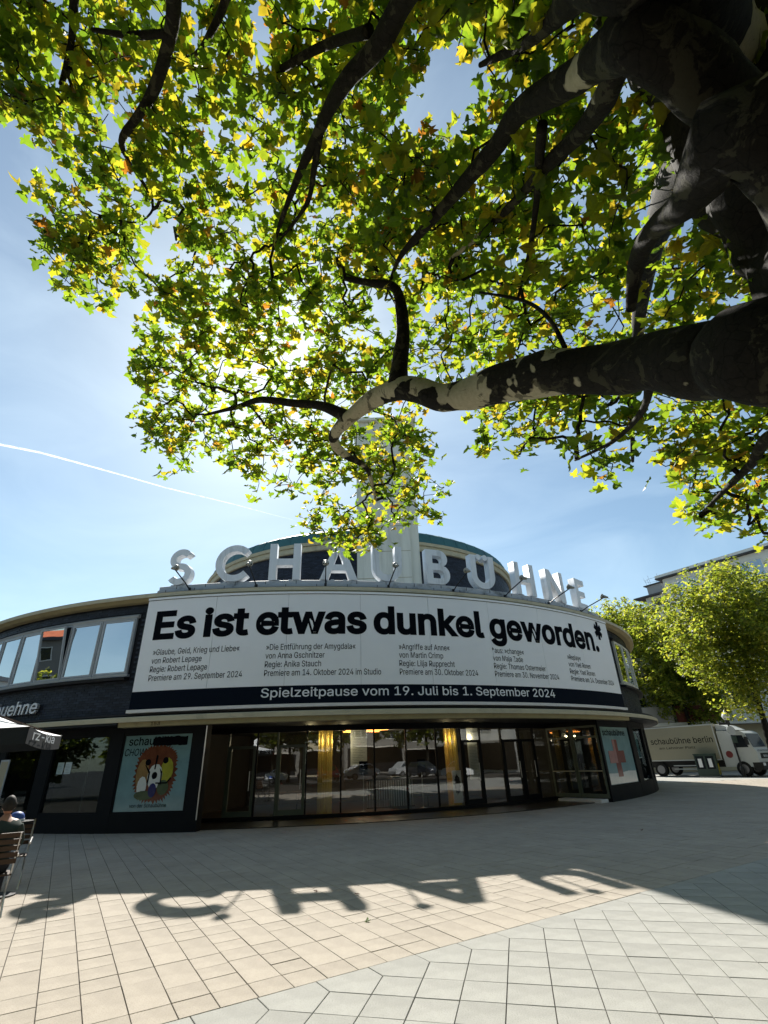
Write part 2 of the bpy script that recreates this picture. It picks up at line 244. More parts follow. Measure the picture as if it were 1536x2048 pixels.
# ------------------------------------------------------------------ mesh helpers
class MB:
    def __init__(s): s.v = []; s.f = []; s.mi = []; s.smooth = False
    def add(s, vs_, fs, mi=0):
        b = len(s.v); s.v.extend([tuple(float(c) for c in v) for v in vs_]); s.f.extend([tuple(b+i for i in f) for f in fs]); s.mi.extend([mi]*len(fs)); return s
    def box(s, c, size, rz=0.0, rx=0.0, ry=0.0, mi=0):
        hx, hy, hz = [a/2 for a in size]; M = Matrix.Translation(c) @ Matrix.Rotation(rz, 4, 'Z') @ Matrix.Rotation(ry, 4, 'Y') @ Matrix.Rotation(rx, 4, 'X')
        vs_ = [M @ Vector((x, y, z)) for z in (-hz, hz) for y in (-hy, hy) for x in (-hx, hx)]
        return s.add(vs_, [(0, 2, 3, 1), (4, 5, 7, 6), (0, 1, 5, 4), (2, 6, 7, 3), (0, 4, 6, 2), (1, 3, 7, 5)], mi)
    def cyl(s, c, r, h, n=16, r2=None, mi=0, M=None):
        r2 = r if r2 is None else r2; vs_ = []
        for z, rr in ((0, r), (h, r2)):
            for i in range(n):
                a = 2*math.pi*i/n; vs_.append((rr*math.cos(a), rr*math.sin(a), z))
        T = Matrix.Translation(c) @ (M or Matrix.Identity(4)); vs_ = [T @ Vector(v) for v in vs_]
        return s.add(vs_, [tuple(reversed(range(n))), tuple(range(n, 2*n))]+[(i, (i+1) % n, n+(i+1) % n, n+i) for i in range(n)], mi)
    def lathe(s, c, prof, n=20, mi=0, M=None):
        T = Matrix.Translation(c) @ (M or Matrix.Identity(4)); vs_ = []
        for r, z in prof:
            for i in range(n):
                a = 2*math.pi*i/n; vs_.append(T @ Vector((r*math.cos(a), r*math.sin(a), z)))
        k = len(prof); fs = [(j*n+i, j*n+(i+1) % n, (j+1)*n+(i+1) % n, (j+1)*n+i) for j in range(k-1) for i in range(n)]
        fs += [tuple(reversed(range(n))), tuple(range((k-1)*n, k*n))]
        return s.add(vs_, fs, mi)
    def tube(s, pts, radii, n=8, mi=0, cap=True):
        pts = [np.array(p, float) for p in pts]; vs_ = []; k = len(pts)
        up = np.array([0.31, 0.17, 0.94]); prev = None
        for i in range(k):
            t = pts[min(i+1, k-1)]-pts[max(i-1, 0)]; t = t/(np.linalg.norm(t)+1e-9)
            a = (prev - t*(prev@t)) if prev is not None else np.cross(t, up)
            a = a/(np.linalg.norm(a)+1e-9); b = np.cross(t, a); prev = a
            r = radii[i] if hasattr(radii, '__len__') else radii
            for j in range(n):
                q = 2*math.pi*j/n; vs_.append(pts[i]+r*(math.cos(q)*a+math.sin(q)*b))
        fs = [(i*n+j, i*n+(j+1) % n, (i+1)*n+(j+1) % n, (i+1)*n+j) for i in range(k-1) for j in range(n)]
        if cap: fs += [tuple(reversed(range(n))), tuple(range((k-1)*n, k*n))]
        return s.add(vs_, fs, mi)
    def prism(s, poly, M, depth, mi=0):
        """polygon (x,y) in the plane of M, thickness along M's -z"""
        n = len(poly); vs_ = [M @ Vector((x, y, 0)) for x, y in poly]+[M @ Vector((x, y, -depth)) for x, y in poly]
        return s.add(vs_, [tuple(range(n)), tuple(reversed(range(n, 2*n)))]+[((i+1) % n, i, n+i, n+(i+1) % n) for i in range(n)], mi)
    def ring(s, prof, t0, t1, n=None, mi=0, c=None, closed=True):
        """profile [(R,z)...] (closed loop) swept round the facade centre from t0 to t1 degrees"""
        n = n or max(2, int(abs(t1-t0)/1.0)); vs_ = []; k = len(prof)
        for i in range(n+1):
            t = t0+(t1-t0)*i/n
            for (R_, z_) in prof: vs_.append(CP(t, R_, z_, c))
        kk = k if closed else k-1
        fs = [(i*k+j, i*k+(j+1) % k, (i+1)*k+(j+1) % k, (i+1)*k+j) for i in range(n) for j in range(kk)]
        if closed: fs += [tuple(reversed(range(k))), tuple(range(n*k, n*k+k))]
        return s.add(vs_, fs, mi)
    def build(s, name, mats, parent=None, kind=None, label=None, cat=None, group=None, attr=None, smooth=None):
        me = bpy.data.meshes.new(name); me.from_pydata(s.v, [], s.f)
        for mm in ([mats] if isinstance(mats, str) else mats): me.materials.append(MATS[mm])
        if len(me.materials) > 1: me.polygons.foreach_set('material_index', s.mi)
        if smooth if smooth is not None else s.smooth: me.polygons.foreach_set('use_smooth', [True]*len(me.polygons))
        if attr:
            for an, av in attr.items():
                a = me.attributes.new(an, 'FLOAT', 'POINT'); a.data.foreach_set('value', av)
        me.update(); return link(name, me, parent, kind, label, cat, group)
def link(name, me, parent=None, kind=None, label=None, cat=None, group=None):
    o = bpy.data.objects.new(name, me); COL.objects.link(o)
    if parent is not None:
        o.parent = parent; o.matrix_parent_inverse = parent.matrix_basis.inverted()
    if kind: o['kind'] = kind
    if label: o['label'] = label
    if cat: o['category'] = cat
    if group: o['group'] = group
    return o
def thing(name, label, cat, loc=(0, 0, 0), group=None, rz=0.0):
    o = link(name, None, None, None, label, cat, group); o.location = loc; o.rotation_euler = (0, 0, rz); o.empty_display_size = 0.3; return o
def copy_thing(src, label, loc=None, rz=None):
    c = src.copy(); COL.objects.link(c); c['label'] = label
    if loc is not None: c.location = loc
    if rz is not None: c.rotation_euler = (0, 0, rz)
    for ch in src.children:
        d = ch.copy(); COL.objects.link(d); d.parent = c
        for g in ch.children:
            e = g.copy(); COL.objects.link(e); e.parent = d
    return c
CX, CY = -4.77, 36.77
def CP(t, R_, z_, c=None):
    cx, cy_ = c or (CX, CY); a = rad(t); return (cx+R_*math.sin(a), cy_-R_*math.cos(a), z_)
def CM(t, R_, z_, c=None):
    """frame on the facade: x along the wall, y up, z outwards"""
    a = rad(t); x = Vector((math.cos(a), math.sin(a), 0)); zz = Vector((math.sin(a), -math.cos(a), 0)); p = CP(t, R_, z_, c)
    return Matrix(((x.x, 0, zz.x, p[0]), (x.y, 0, zz.y, p[1]), (0, 1, 0, p[2]), (0, 0, 0, 1)))
try:
    INTER = bpy.data.fonts.load(os.path.join(bpy.utils.system_resource('DATAFILES', path='fonts'), 'Inter.woff2'))
except Exception: INTER = None
_tc = {}
from mathutils.geometry import tessellate_polygon, interpolate_bezier
def text2d(s, bold=0.0, shear=0.0, res=4):
    """triangulated text, cap height 1, starting at x=0; each contour filled with its own holes, bold adds a rim ribbon; returns (x, y, lift) verts"""
    k = (s, bold, shear, res)
    if k in _tc: return _tc[k]
    def contours(body):
        c = bpy.data.curves.new('tmp', 'FONT'); c.body = body; c.shear = shear
        if INTER: c.font = INTER
        o = bpy.data.objects.new('tmp', c); COL.objects.link(o); bpy.context.view_layer.update()
        cu = o.to_curve(bpy.context.evaluated_depsgraph_get()); out = []
        for sp in cu.splines:
            if sp.type == 'BEZIER':
                bp = sp.bezier_points; n = len(bp); pts = []
                for i in range(n):
                    p, q = bp[i], bp[(i+1) % n]
                    if (p.handle_right-p.co).length < 1e-6 and (q.handle_left-q.co).length < 1e-6 or (p.handle_right_type == 'VECTOR' and q.handle_left_type == 'VECTOR'): pts.append(tuple(p.co[:2])); continue
                    pts += [tuple(v[:2]) for v in interpolate_bezier(p.co, p.handle_right, q.handle_left, q.co, res+1)[:-1]]
            else: pts = [tuple(p.co[:2]) for p in sp.points]
            cl = []
            for p in pts:
                if not cl or math.hypot(p[0]-cl[-1][0], p[1]-cl[-1][1]) > 1e-4: cl.append(p)
            if len(cl) > 2 and math.hypot(cl[0][0]-cl[-1][0], cl[0][1]-cl[-1][1]) < 1e-4: cl.pop()
            if len(cl) > 2: out.append(np.array(cl))
        o.to_curve_clear(); bpy.data.objects.remove(o); bpy.data.curves.remove(c); return out
    H_ = contours('H')[0]; ch = H_[:, 1].max()-H_[:, 1].min(); base = H_[:, 1].min()
    C_ = contours(s); x0 = min(c[:, 0].min() for c in C_)
    C_ = [(c-np.array([x0, base]))/ch for c in C_]
    ar = [0.5*float((c[:, 0]*np.roll(c[:, 1], -1)-np.roll(c[:, 0], -1)*c[:, 1]).sum()) for c in C_]
    sg_ = 1 if sum(1 if a > 0 else -1 for a in [ar[int(np.argmax(np.abs(ar)))]]) > 0 else -1
    outer = [i for i in range(len(C_)) if ar[i]*sg_ > 0]; hole = [i for i in range(len(C_)) if ar[i]*sg_ <= 0]
    def pin(p, P):
        c = False; j = len(P)-1
        for i in range(len(P)):
            if (P[i][1] > p[1]) != (P[j][1] > p[1]) and p[0] < (P[j][0]-P[i][0])*(p[1]-P[i][1])/(P[j][1]-P[i][1])+P[i][0]: c = not c
            j = i
        return c
    V, Fc = [], []
    for oi, i in enumerate(outer):
        hs = [C_[h] for h in hole if pin(C_[h].mean(0) if pin(C_[h].mean(0), C_[i]) else C_[h][0], C_[i]) and abs(ar[h]) < abs(ar[i])]
        loops = [[Vector((x, y, 0)) for x, y in c] for c in [C_[i]]+hs]; tri = tessellate_polygon(loops); b = len(V); lift = 0.0006*(oi % 3)
        for l_ in loops: V += [(p.x, p.y, lift) for p in l_]
        Fc += [tuple(b+q for q in t) for t in tri]
        if bold:
            for c in [C_[i]]+hs:
                n = len(c); b = len(V); cw = 1 if ((c is C_[i]) == (sg_ > 0)) else -1
                for q in range(n):
                    p0, p1, p2 = c[q-1], c[q], c[(q+1) % n]; d1 = (p1-p0)/np.linalg.norm(p1-p0); d2 = (p2-p1)/np.linalg.norm(p2-p1)
                    n1 = np.array([d1[1], -d1[0]]); n2 = np.array([d2[1], -d2[0]]); m_ = n1+n2; L_ = m_@m_
                    m_ = m_*2/max(L_, 0.9); m_ = m_*(sg_)
                    V += [(p1[0]-m_[0]*0.01, p1[1]-m_[1]*0.01, lift-0.0003), (p1[0]+m_[0]*bold, p1[1]+m_[1]*bold, lift-0.0003)]
                Fc += [(b+2*q, b+2*q+1, b+2*((q+1) % n)+1, b+2*((q+1) % n)) for q in range(n)]
    V = np.array(V); V[:, 0] -= V[:, 0].min()
    _tc[k] = (V, Fc); return V, Fc
def cyl_text(mb, s, t0, t1, R_, zb, cap, bold=0.0, shear=0.0, mi=0):
    v, f = text2d(s, bold, shear); wd = v[:, 0].max()
    if t1 is None: t1 = t0+math.degrees(wd*cap/R_)
    mb.add([CP(t0+(t1-t0)*x/wd, R_+l_, zb+y*cap) for x, y, l_ in v], f, mi)
def flat_text(mb, s, M, width, cap, bold=0.0, shear=0.0, mi=0, center=False):
    v, f = text2d(s, bold, shear); wd = v[:, 0].max(); k = (width/wd) if width else cap
    off = -wd*k/2 if center else 0
    mb.add([M @ Vector((off+x*k, y*cap, l_)) for x, y, l_ in v], f, mi)
def densify(poly, n): return poly

# ------------------------------------------------------------------ ground, road, pavement
g = MB(); g.add([(-900, -900, -0.06), (900, -900, -0.06), (900, 900, -0.06), (-900, 900, -0.06)], [(0, 1, 2, 3)])
g.build('ground', 'asphalt', kind='structure')
pv = MB(); pv.box((3, 12.0, -0.0335), (76, 47, 0.043)); pavement = pv.build('pavement', 'joint_sand', kind='structure')
kb = MB()
for i in range(76): kb.box((-34.5+i, -11.58, 0.0), (0.985, 0.14, 0.12))
kb.build('kerb', 'concrete', kind='structure')
rd = MB(); rd.add([(-30, 33.55, -0.004), (90, 33.55, -0.004), (90, 47, -0.004), (-30, 47, -0.004)], [(0, 1, 2, 3)]); rd.build('roadway', 'grey_slab', kind='structure')
# beige slabs: long joints run away from the viewer at -59 deg, cut off by the diagonal border at 33.3 deg
e1 = np.array([math.cos(rad(33.3)), math.sin(rad(33.3))]); e2 = np.array([math.cos(rad(-59.1)), math.sin(rad(-59.1))])
g1 = np.array([0.350, -0.083]); g2 = np.array([0.086, 0.380]); C0 = np.array([-0.59, 5.43]); B0 = np.array([-0.72, 5.66])
JN = 0.0035
def inside_plaza(c): return c[1] > 3.4 and math.hypot(c[0]-CX, c[1]-CY) > 17.0 and -17 < c[0] < 31 and c[1] < 33.5 and math.hypot(c[0], c[1]) < 44
def slab_poly(P):
    """shrink polygon by the joint"""
    P = [np.array(p) for p in P]; n = len(P); out = []
    for i in range(n):
        a, b, c = P[i-1], P[i], P[(i+1) % n]; d1 = (b-a)/np.linalg.norm(b-a); d2 = (c-b)/np.linalg.norm(c-b)
        n1 = np.array([-d1[1], d1[0]]); n2 = np.array([-d2[1], d2[0]]); bis = (n1+n2); bis /= (bis@bis)/2
        out.append(b+bis*JN)
    return out
slabs = []   # (poly, kind)
step = 0.3135
for i in range(-75, 150):
    org = B0+e1*(step*i+0.10); rr = random.Random(i*7+3); s_ = 0.0
    if i % 3: rr = random.Random((i//3)*7+3)
    while s_ < 30:
        ln = rr.choice([0.33, 0.33, 0.66, 0.33, 0.655, 0.30]); 
        if i % 3 == 2 and rr.random() < 0.0: ln *= 1
        a = org-e2*s_; b = org-e2*(s_+ln); s_ += ln
        if inside_plaza((a+b)/2): slabs.append(([a, a+e1*step, b+e1*step, b], 'b'))
for i in range(-40, 125):
    for j in range(-150, 120):
        if i >= j+1:
            a = C0+g1*i+g2*j; c = a+(g1+g2)/2
            if inside_plaza(c): slabs.append(([a, a+g1, a+g1+g2, a+g2], 'g'))
bn = np.array([-e1[1], e1[0]])
def lat(i, j): return C0+g1*i+g2*j
def onb(p): return B0+e1*((p-B0)@e1)
for k in range(-20, 80):
    E_, D_, C_ = lat(k-1, k-1), lat(k, k-1), lat(k, k)
    if inside_plaza(C_): slabs.append(([onb(E_), E_, D_, C_, onb(C_)], 'g'))
def visible(P):
    x, y, k = px((P[0], P[1], 0)); return k > 0 and -10 < x < 1546 and y < 2060
ctr = [sum(p for p in s[0])/len(s[0]) for s in slabs]
def area2(P): return sum(P[i][0]*P[(i+1) % len(P)][1]-P[(i+1) % len(P)][0]*P[i][1] for i in range(len(P)))
order = sorted(range(len(slabs)), key=lambda i: (0 if visible(ctr[i]) else 1, math.hypot(*ctr[i])))
single = set(order[:298])
shared = {}; mb_b, mb_g = MB(), MB(); rb, rg = [], []
def slab_geo(mb, P, z, tilt):
    if area2(P) < 0: P = P[::-1]
    Q = slab_poly(P); n = len(Q); c = sum(Q)/n
    ins = [q+(c-q)/np.linalg.norm(c-q)*0.004 for q in Q]
    zf = lambda q: z+tilt[0]*(q[0]-c[0])+tilt[1]*(q[1]-c[1])
    vs_ = [(q[0], q[1], -0.012) for q in Q]+[(q[0], q[1], zf(q)-0.003) for q in Q]+[(q[0], q[1], zf(q)) for q in ins]
    fs = [(i, (i+1) % n, n+(i+1) % n, n+i) for i in range(n)]+[(n+i, n+(i+1) % n, 2*n+(i+1) % n, 2*n+i) for i in range(n)]+[tuple(range(2*n, 3*n))]
    mb.add(vs_, fs); return 3*n
for i, (P, kd) in enumerate(slabs):
    z = rng.uniform(-0.0016, 0.0016); tl = rng.uniform(-0.004, 0.004, 2)
    if i in single:
        key = (kd, len(P), round(float(np.linalg.norm(P[2]-P[1])), 3), round(float(np.linalg.norm(P[1]-P[0])), 3))
        if key not in shared:
            t_ = MB(); slab_geo(t_, [p-ctr[i] for p in P], 0, (0, 0)); me = bpy.data.meshes.new('paving_slab'); me.from_pydata(t_.v, [], t_.f); me.materials.append(MATS['beige_slab' if kd == 'b' else 'grey_slab']); shared[key] = me
        o = link('paving_slab', shared[key], pavement); o.location = (ctr[i][0], ctr[i][1], z); o.rotation_euler = (tl[1], tl[0], 0)
    else:
        mb = mb_b if kd == 'b' else mb_g; n = slab_geo(mb, P, z, tl); (rb if kd == 'b' else rg).extend([rng.random()]*n)
mb_b.build('paving_slabs', 'beige_slab', pavement, kind='stuff', attr={'rnd': rb}); mb_g.build('paving_slabs', 'grey_slab', pavement, kind='stuff', attr={'rnd': rg})
# far pavement strip where slabs blend
# ------------------------------------------------------------------ the theatre: curved front building
T0, T1 = -62, 92
theatre = thing('theatre_building', 'low round-fronted theatre of dark brick with a curved glass entrance', 'theatre', (CX, CY, 0))
b = MB(); b.ring([(19.96, 3.22), (19.96, 7.0), (19.5, 7.0), (19.5, 3.22)], T0, T1, 150); b.build('wall', 'mortar', theatre)
# brick courses, real geometry (joined: thousands)
def brick_ring(mb, R_, t0, t1, z0, z1, c, holes, bl=0.24, bh=0.068, rl=None):
    ch = 0.080; nrow = int((z1-z0)/ch)
    for r in range(nrow):
        z = z0+r*ch+0.006; dth = math.degrees((bl+0.012)/R_); t = t0+(0.5*dth if r % 2 else 0)
        while t < t1:
            tm = t+dth/2; ok = True
            for (h0, h1, hz0, hz1) in holes:
                if t+dth > h0 and t < h1 and z+bh > hz0 and z < hz1: ok = False; break
            if ok:
                ro = R_+rng.uniform(0.004, 0.014); ri = R_-0.01; te = t+math.degrees(bl/R_)
                q = [CP(t, ri, z, c), CP(te, ri, z, c), CP(te, ri, z+bh, c), CP(t, ri, z+bh, c), CP(t, ro, z, c), CP(te, ro, z, c), CP(te, ro, z+bh, c), CP(t, ro, z+bh, c)]
                mb.add(q, [(4, 5, 6, 7), (0, 1, 5, 4), (2, 3, 7, 6), (0, 4, 7, 3), (1, 2, 6, 5)]); rl.extend([rng.random()]*8)
            t += dth
WL = (-56.6, -11.6); WR = (50.5, 87.0); WZ0, WZ1 = 4.50, 6.52
bk = MB(); rl = []
brick_ring(bk, 19.96, -40, -9.4, 3.24, 6.98, None, [(WL[0], WL[1], WZ0-0.14, WZ1+0.12)], rl=rl)
brick_ring(bk, 19.96, 45.2, 66, 3.24, 6.98, None, [(WR[0], WR[1], WZ0-0.14, WZ1+0.12)], rl=rl)
bk.build('brickwork', 'clinker', theatre, kind='stuff', attr={'rnd': rl})
# roof slab, cornice, parapet ledge
b = MB(); b.ring([(20.36, 7.09), (20.36, 7.22), (0.01, 7.30), (0.01, 7.02), (20.0, 7.02)], -120, 150, 200); b.build('roof', ['roof_felt'], theatre)
b = MB(); b.ring([(20.375, 7.08), (20.375, 7.20), (20.30, 7.225), (20.2, 7.16), (20.2, 7.08)], T0, T1, 160); b.build('cornice', 'cream_render', theatre)
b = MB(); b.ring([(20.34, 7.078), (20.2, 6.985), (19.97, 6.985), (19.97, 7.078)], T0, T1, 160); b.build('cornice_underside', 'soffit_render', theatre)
b = MB(); b.ring([(20.12, 7.228), (20.12, 7.375), (20.09, 7.39), (20.09, 7.40), (19.7, 7.40), (19.7, 7.228)], -9.9, 47.6, 60)
b.ring([(20.03, 7.402), (20.03, 7.545), (20.0, 7.56), (19.5, 7.56), (19.5, 7.402)], -9.9, 47.6, 60); b.build('sign_ledge', 'ledge_metal', theatre)
b = MB()
for t in np.arange(-9.0, 47.5, 3.1): b.ring([(20.128, 7.23), (20.128, 7.38), (20.11, 7.38), (20.11, 7.23)], t, t+0.05, 1); b.ring([(20.038, 7.403), (20.038, 7.54), (20.02, 7.54), (20.02, 7.403)], t+1.0, t+1.05, 1)
b.build('ledge_joints', 'dark_trim', theatre, kind='stuff')
# canopy over the shop front
b = MB(); b.ring([(20.60, 3.00), (20.60, 3.13), (20.55, 3.155), (19.9, 3.19), (19.9, 3.00)], T0, T1, 160); b.build('canopy_fascia', 'cream_render', theatre)
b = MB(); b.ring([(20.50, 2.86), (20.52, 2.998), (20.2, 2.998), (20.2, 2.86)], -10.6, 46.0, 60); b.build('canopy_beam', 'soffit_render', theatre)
b = MB(); b.ring([(20.56, 2.935), (20.56, 2.998), (16.5, 2.998), (16.5, 2.935)], T0, -10.62, 50); b.ring([(20.56, 2.935), (20.56, 2.998), (16.5, 2.998), (16.5, 2.935)], 46.02, T1, 50); b.ring([(20.19, 2.90), (20.19, 2.998), (16.0, 2.998), (16.0, 2.90)], -10.6, 46.0, 60)
b.build('canopy_soffit', 'dark_trim', theatre)
b = MB(); b.ring([(20.45, 3.20), (20.45, 3.25), (19.97, 3.25), (19.97, 3.20)], T0, T1, 160); b.build('gutter', 'dark_trim', theatre)
hn = MB(); cyl_text(hn, '153', -7.45, -6.6, 20.526, 2.885, 0.09, 0.01); hn.build('house_number', 'print_black', theatre)
# upper strip windows
def upper_window(t0, t1, parent, fm, opened=False):
    f = MB(); R_ = 20.02; zb, zt = WZ0+0.06, WZ1-0.04; fw = math.degrees(0.075/R_)
    M = CM((t0+t1)/2, R_, zb); wd = 2*R_*math.sin(rad((t1-t0)/2)); ht = zt-zb
    def rect(mb, x0, x1, y0, y1, z0, z1, MM=M):
        vs_ = [MM @ Vector((x, y, z)) for z in (z0, z1) for y in (y0, y1) for x in (x0, x1)]
        mb.add(vs_, [(0, 2, 3, 1), (4, 5, 7, 6), (0, 1, 5, 4), (2, 6, 7, 3), (0, 4, 6, 2), (1, 3, 7, 5)])
    h = wd/2; o_ = 0.035
    rect(f, -h, -h+o_, 0, ht, -0.06, 0.03); rect(f, h-o_, h, 0, ht, -0.06, 0.03); rect(f, -h+o_, h-o_, 0, o_, -0.06, 0.03); rect(f, -h+o_, h-o_, ht-o_, ht, -0.06, 0.03)
    fo = f.build('window', fm, parent)
    s = MB(); MS = M @ Matrix.Translation((0, 0.04, 0.0)) @ (Matrix.Rotation(rad(7), 4, 'X') if opened else Matrix.Identity(4))
    a0, a1, b0, b1 = -h+o_+0.008, h-o_-0.008, 0.002, ht-0.09; q = 0.05
    rect(s, a0, a0+q, b0, b1, -0.03, 0.045, MS); rect(s, a1-q, a1, b0, b1, -0.03, 0.045, MS); rect(s, a0+q, a1-q, b0, b0+q, -0.03, 0.045, MS); rect(s, a0+q, a1-q, b1-q, b1, -0.03, 0.045, MS)
    s.build('sash', fm, fo)
    p = MB(); rect(p, a0+q, a1-q, b0+q, b1-q, 0.0, 0.012, MS @ Matrix.Rotation(rng.uniform(-0.008, 0.008), 4, 'Y')); p.build('pane', 'upper_glass', fo)
dth = 4.055; t = -11.75
for k in range(11): upper_window(t-dth*(k+1)+0.06, t-dth*k-0.06, theatre, 'frame_grey', opened=(k == 2))
t = 50.8
for k in range(9): upper_window(t+dth*k+0.06, t+dth*(k+1)-0.06, theatre, 'frame_cream')
for (a_, b_, fm) in ((WL[0], WL[1], 'frame_grey'), (WR[0], WR[1], 'frame_cream')):
    s = MB(); s.ring([(20.10, WZ0-0.02), (20.12, WZ0+0.055), (19.97, WZ0+0.055), (19.97, WZ0-0.02)], a_, b_, 45); s.build('window_sill', fm, theatre)
    s = MB(); s.ring([(20.20, WZ0-0.14), (20.22, WZ0-0.06), (19.97, WZ0-0.03), (19.97, WZ0-0.14)], a_, b_, 45); s.build('window_drip', 'dark_trim', theatre)
    s = MB(); s.ring([(20.06, WZ1-0.035), (20.10, WZ1+0.03), (20.0, WZ1+0.10), (19.97, WZ1+0.10), (19.97, WZ1-0.035)], a_, b_, 45); s.build('window_head', 'frame_grey' if a_ < 0 else 'dark_trim', theatre)
    s = MB(); s.ring([(19.80, WZ0), (19.80, WZ1), (19.78, WZ1), (19.78, WZ0)], a_, b_, 45); s.build('roller_blind', 'blind', theatre)
# cut the mortar wall visually behind windows: blinds sit in front of it (wall inner face)
# street level: plinth, piers, shop windows
LZ0, LZ1 = 0.50, 2.70
shops = [(-45.5, -39.3), (-37.6, -31.4), (-30.2, -26.9), (-25.9, -20.6), (-19.1, -12.55), (-11.2, -4.3), (41.7, 50.5), (52.4, 58.0), (59.6, 61.4), (62.6, 64.4), (66, 72), (74, 80)]
solid = []; prev = -62.0
for (a_, b_) in shops:
    if a_ > 0 and prev < 0: solid.append((prev, -3.05)); prev = 41.3
    solid.append((prev, a_)); prev = b_
solid.append((prev, 92.0))
for (a_, b_) in solid: pr = MB(); pr.ring([(19.86, 0.0), (19.86, 2.93), (19.5, 2.93), (19.5, 0.0)], a_, b_, max(1, int((b_-a_)/1.5))); pr.build('pier', 'frame_dark', theatre)
for (a_, b_) in shops:
    if (a_, b_) == (-30.2, -26.9): continue
    p = MB(); p.ring([(19.855, 0.0), (19.855, LZ0), (19.5, LZ0), (19.5, 0.0)], a_, b_, 4); p.build('stall_riser', 'frame_dark', theatre); p = MB(); p.ring([(19.855, LZ1), (19.855, 2.93), (19.5, 2.93), (19.5, LZ1)], a_, b_, 4); p.build('shop_lintel', 'frame_dark', theatre)
    f = MB(); tt = math.degrees(0.045/19.8)
    f.ring([(19.84, LZ0), (19.84, LZ1), (19.74, LZ1), (19.74, LZ0)], a_, a_+tt, 1); f.ring([(19.84, LZ0), (19.84, LZ1), (19.74, LZ1), (19.74, LZ0)], b_-tt, b_, 1)
    f.ring([(19.84, LZ0), (19.84, LZ0+0.045), (19.74, LZ0+0.045), (19.74, LZ0)], a_+tt, b_-tt, 1); f.ring([(19.84, LZ1-0.045), (19.84, LZ1), (19.74, LZ1), (19.74, LZ1-0.045)], a_+tt, b_-tt, 1)
    fo = f.build('shop_window', 'frame_dark', theatre)
    p = MB(); p.ring([(19.80, LZ0+0.045), (19.80, LZ1-0.045), (19.79, LZ1-0.045), (19.79, LZ0+0.045)], a_+tt, b_-tt, 1); p.build('pane', 'shop_glass', fo)
# recessed entrance: returns, glass front with slim mullions
GR_ = 17.35
A = CP(-3.05, 19.8, 0); B = CP(-5.95, GR_, 0); b = MB(); n_ = Vector((B[1]-A[1], -(B[0]-A[0]), 0)).normalized()*-0.08
q = [(A[0], A[1], 0), (B[0], B[1], 0), (B[0]+n_.x, B[1]+n_.y, 0), (A[0]+n_.x, A[1]+n_.y, 0)]
b.add(q+[(x, y, 2.93) for x, y, z in q], [(3, 2, 1, 0), (4, 5, 6, 7), (0, 1, 5, 4), (1, 2, 6, 5), (2, 3, 7, 6), (3, 0, 4, 7)]); b.build('entrance_return', 'frame_dark', theatre)
A = Vector(CP(41.3, 19.80, 0)); B = Vector(CP(41.65, GR_+0.02, 0)); dr = (B-A).normalized(); nr = Vector((-dr.y, dr.x, 0)); nr = nr if nr.x < 0 else -nr; LR = (B-A).length
def rbox(mb, u0, u1, w0, w1, z0, z1):
    mb.add([tuple(A+dr*u+nr*w_+Vector((0, 0, z))) for z in (z0, z1) for w_ in (w0, w1) for u in (u0, u1)], [(0, 2, 3, 1), (4, 5, 7, 6), (0, 1, 5, 4), (2, 6, 7, 3), (0, 4, 6, 2), (1, 3, 7, 5)])
b = MB(); rbox(b, 0, LR, -0.05, 0.05, 2.72, 2.93); b.build('glazing_head', 'frame_dark', theatre)
b = MB(); rbox(b, 0, LR, -0.05, 0.05, 0.0, 0.12); b.build('plinth', 'frame_dark', theatre)
for k in range(2):
    u0, u1 = LR*k/2, LR*(k+1)/2; b = MB(); q_ = 0.09
    rbox(b, u0+0.01, u0+q_, -0.035, 0.035, 0.125, 2.715); rbox(b, u1-q_, u1-0.01, -0.035, 0.035, 0.125, 2.715); rbox(b, u0+q_, u1-q_, -0.035, 0.035, 0.125, 0.26); rbox(b, u0+q_, u1-q_, -0.035, 0.035, 2.25, 2.33); rbox(b, u0+q_, u1-q_, -0.035, 0.035, 2.64, 2.715)
    dd_ = b.build('door', 'frame_olive', theatre)
    for z0, z1 in ((0.26, 2.25), (2.33, 2.64)): b = MB(); rbox(b, u0+q_, u1-q_, -0.006, 0.006, z0, z1); b.build('pane', 'entrance_glass', dd_)
    b = MB(); rbox(b, u0+q_, u1-q_, 0.06, 0.085, 1.04, 1.075); b.build('handle', 'cream_render', dd_)
b = MB(); rbox(b, 0.05, LR-0.5, 0.12, 0.62, 0.0, 0.11); b.build('door_step', 'white_strip', theatre)
b = MB(); b.ring([(19.875, 0.3), (19.875, 2.86), (19.85, 2.86), (19.85, 0.3)], -3.16, -3.06, 1); b.build('corner_trim', 'steel', theatre)
b = MB(); b.ring([(GR_+0.1, 0.0), (GR_+0.1, 0.13), (GR_-0.1, 0.13), (GR_-0.1, 0.0)], -7, 42, 40); b.build('plinth', 'frame_dark', theatre)
b = MB(); b.ring([(GR_+0.06, 2.72), (GR_+0.06, 2.9), (GR_-0.06, 2.9), (GR_-0.06, 2.72)], -7, 42, 40); b.build('glazing_head', 'frame_dark', theatre)
edges = [-6.2, -3.6, -0.2, 2.2, 5.6, 9.6, 13.6, 17.6, 21.6, 25.2, 28.2, 31.8, 35.2, 38.2, 41.6]
doors = {1: 'frame_olive', 3: 'frame_olive', 9: 'frame_dark', 11: 'frame_dark', 12: 'frame_dark'}
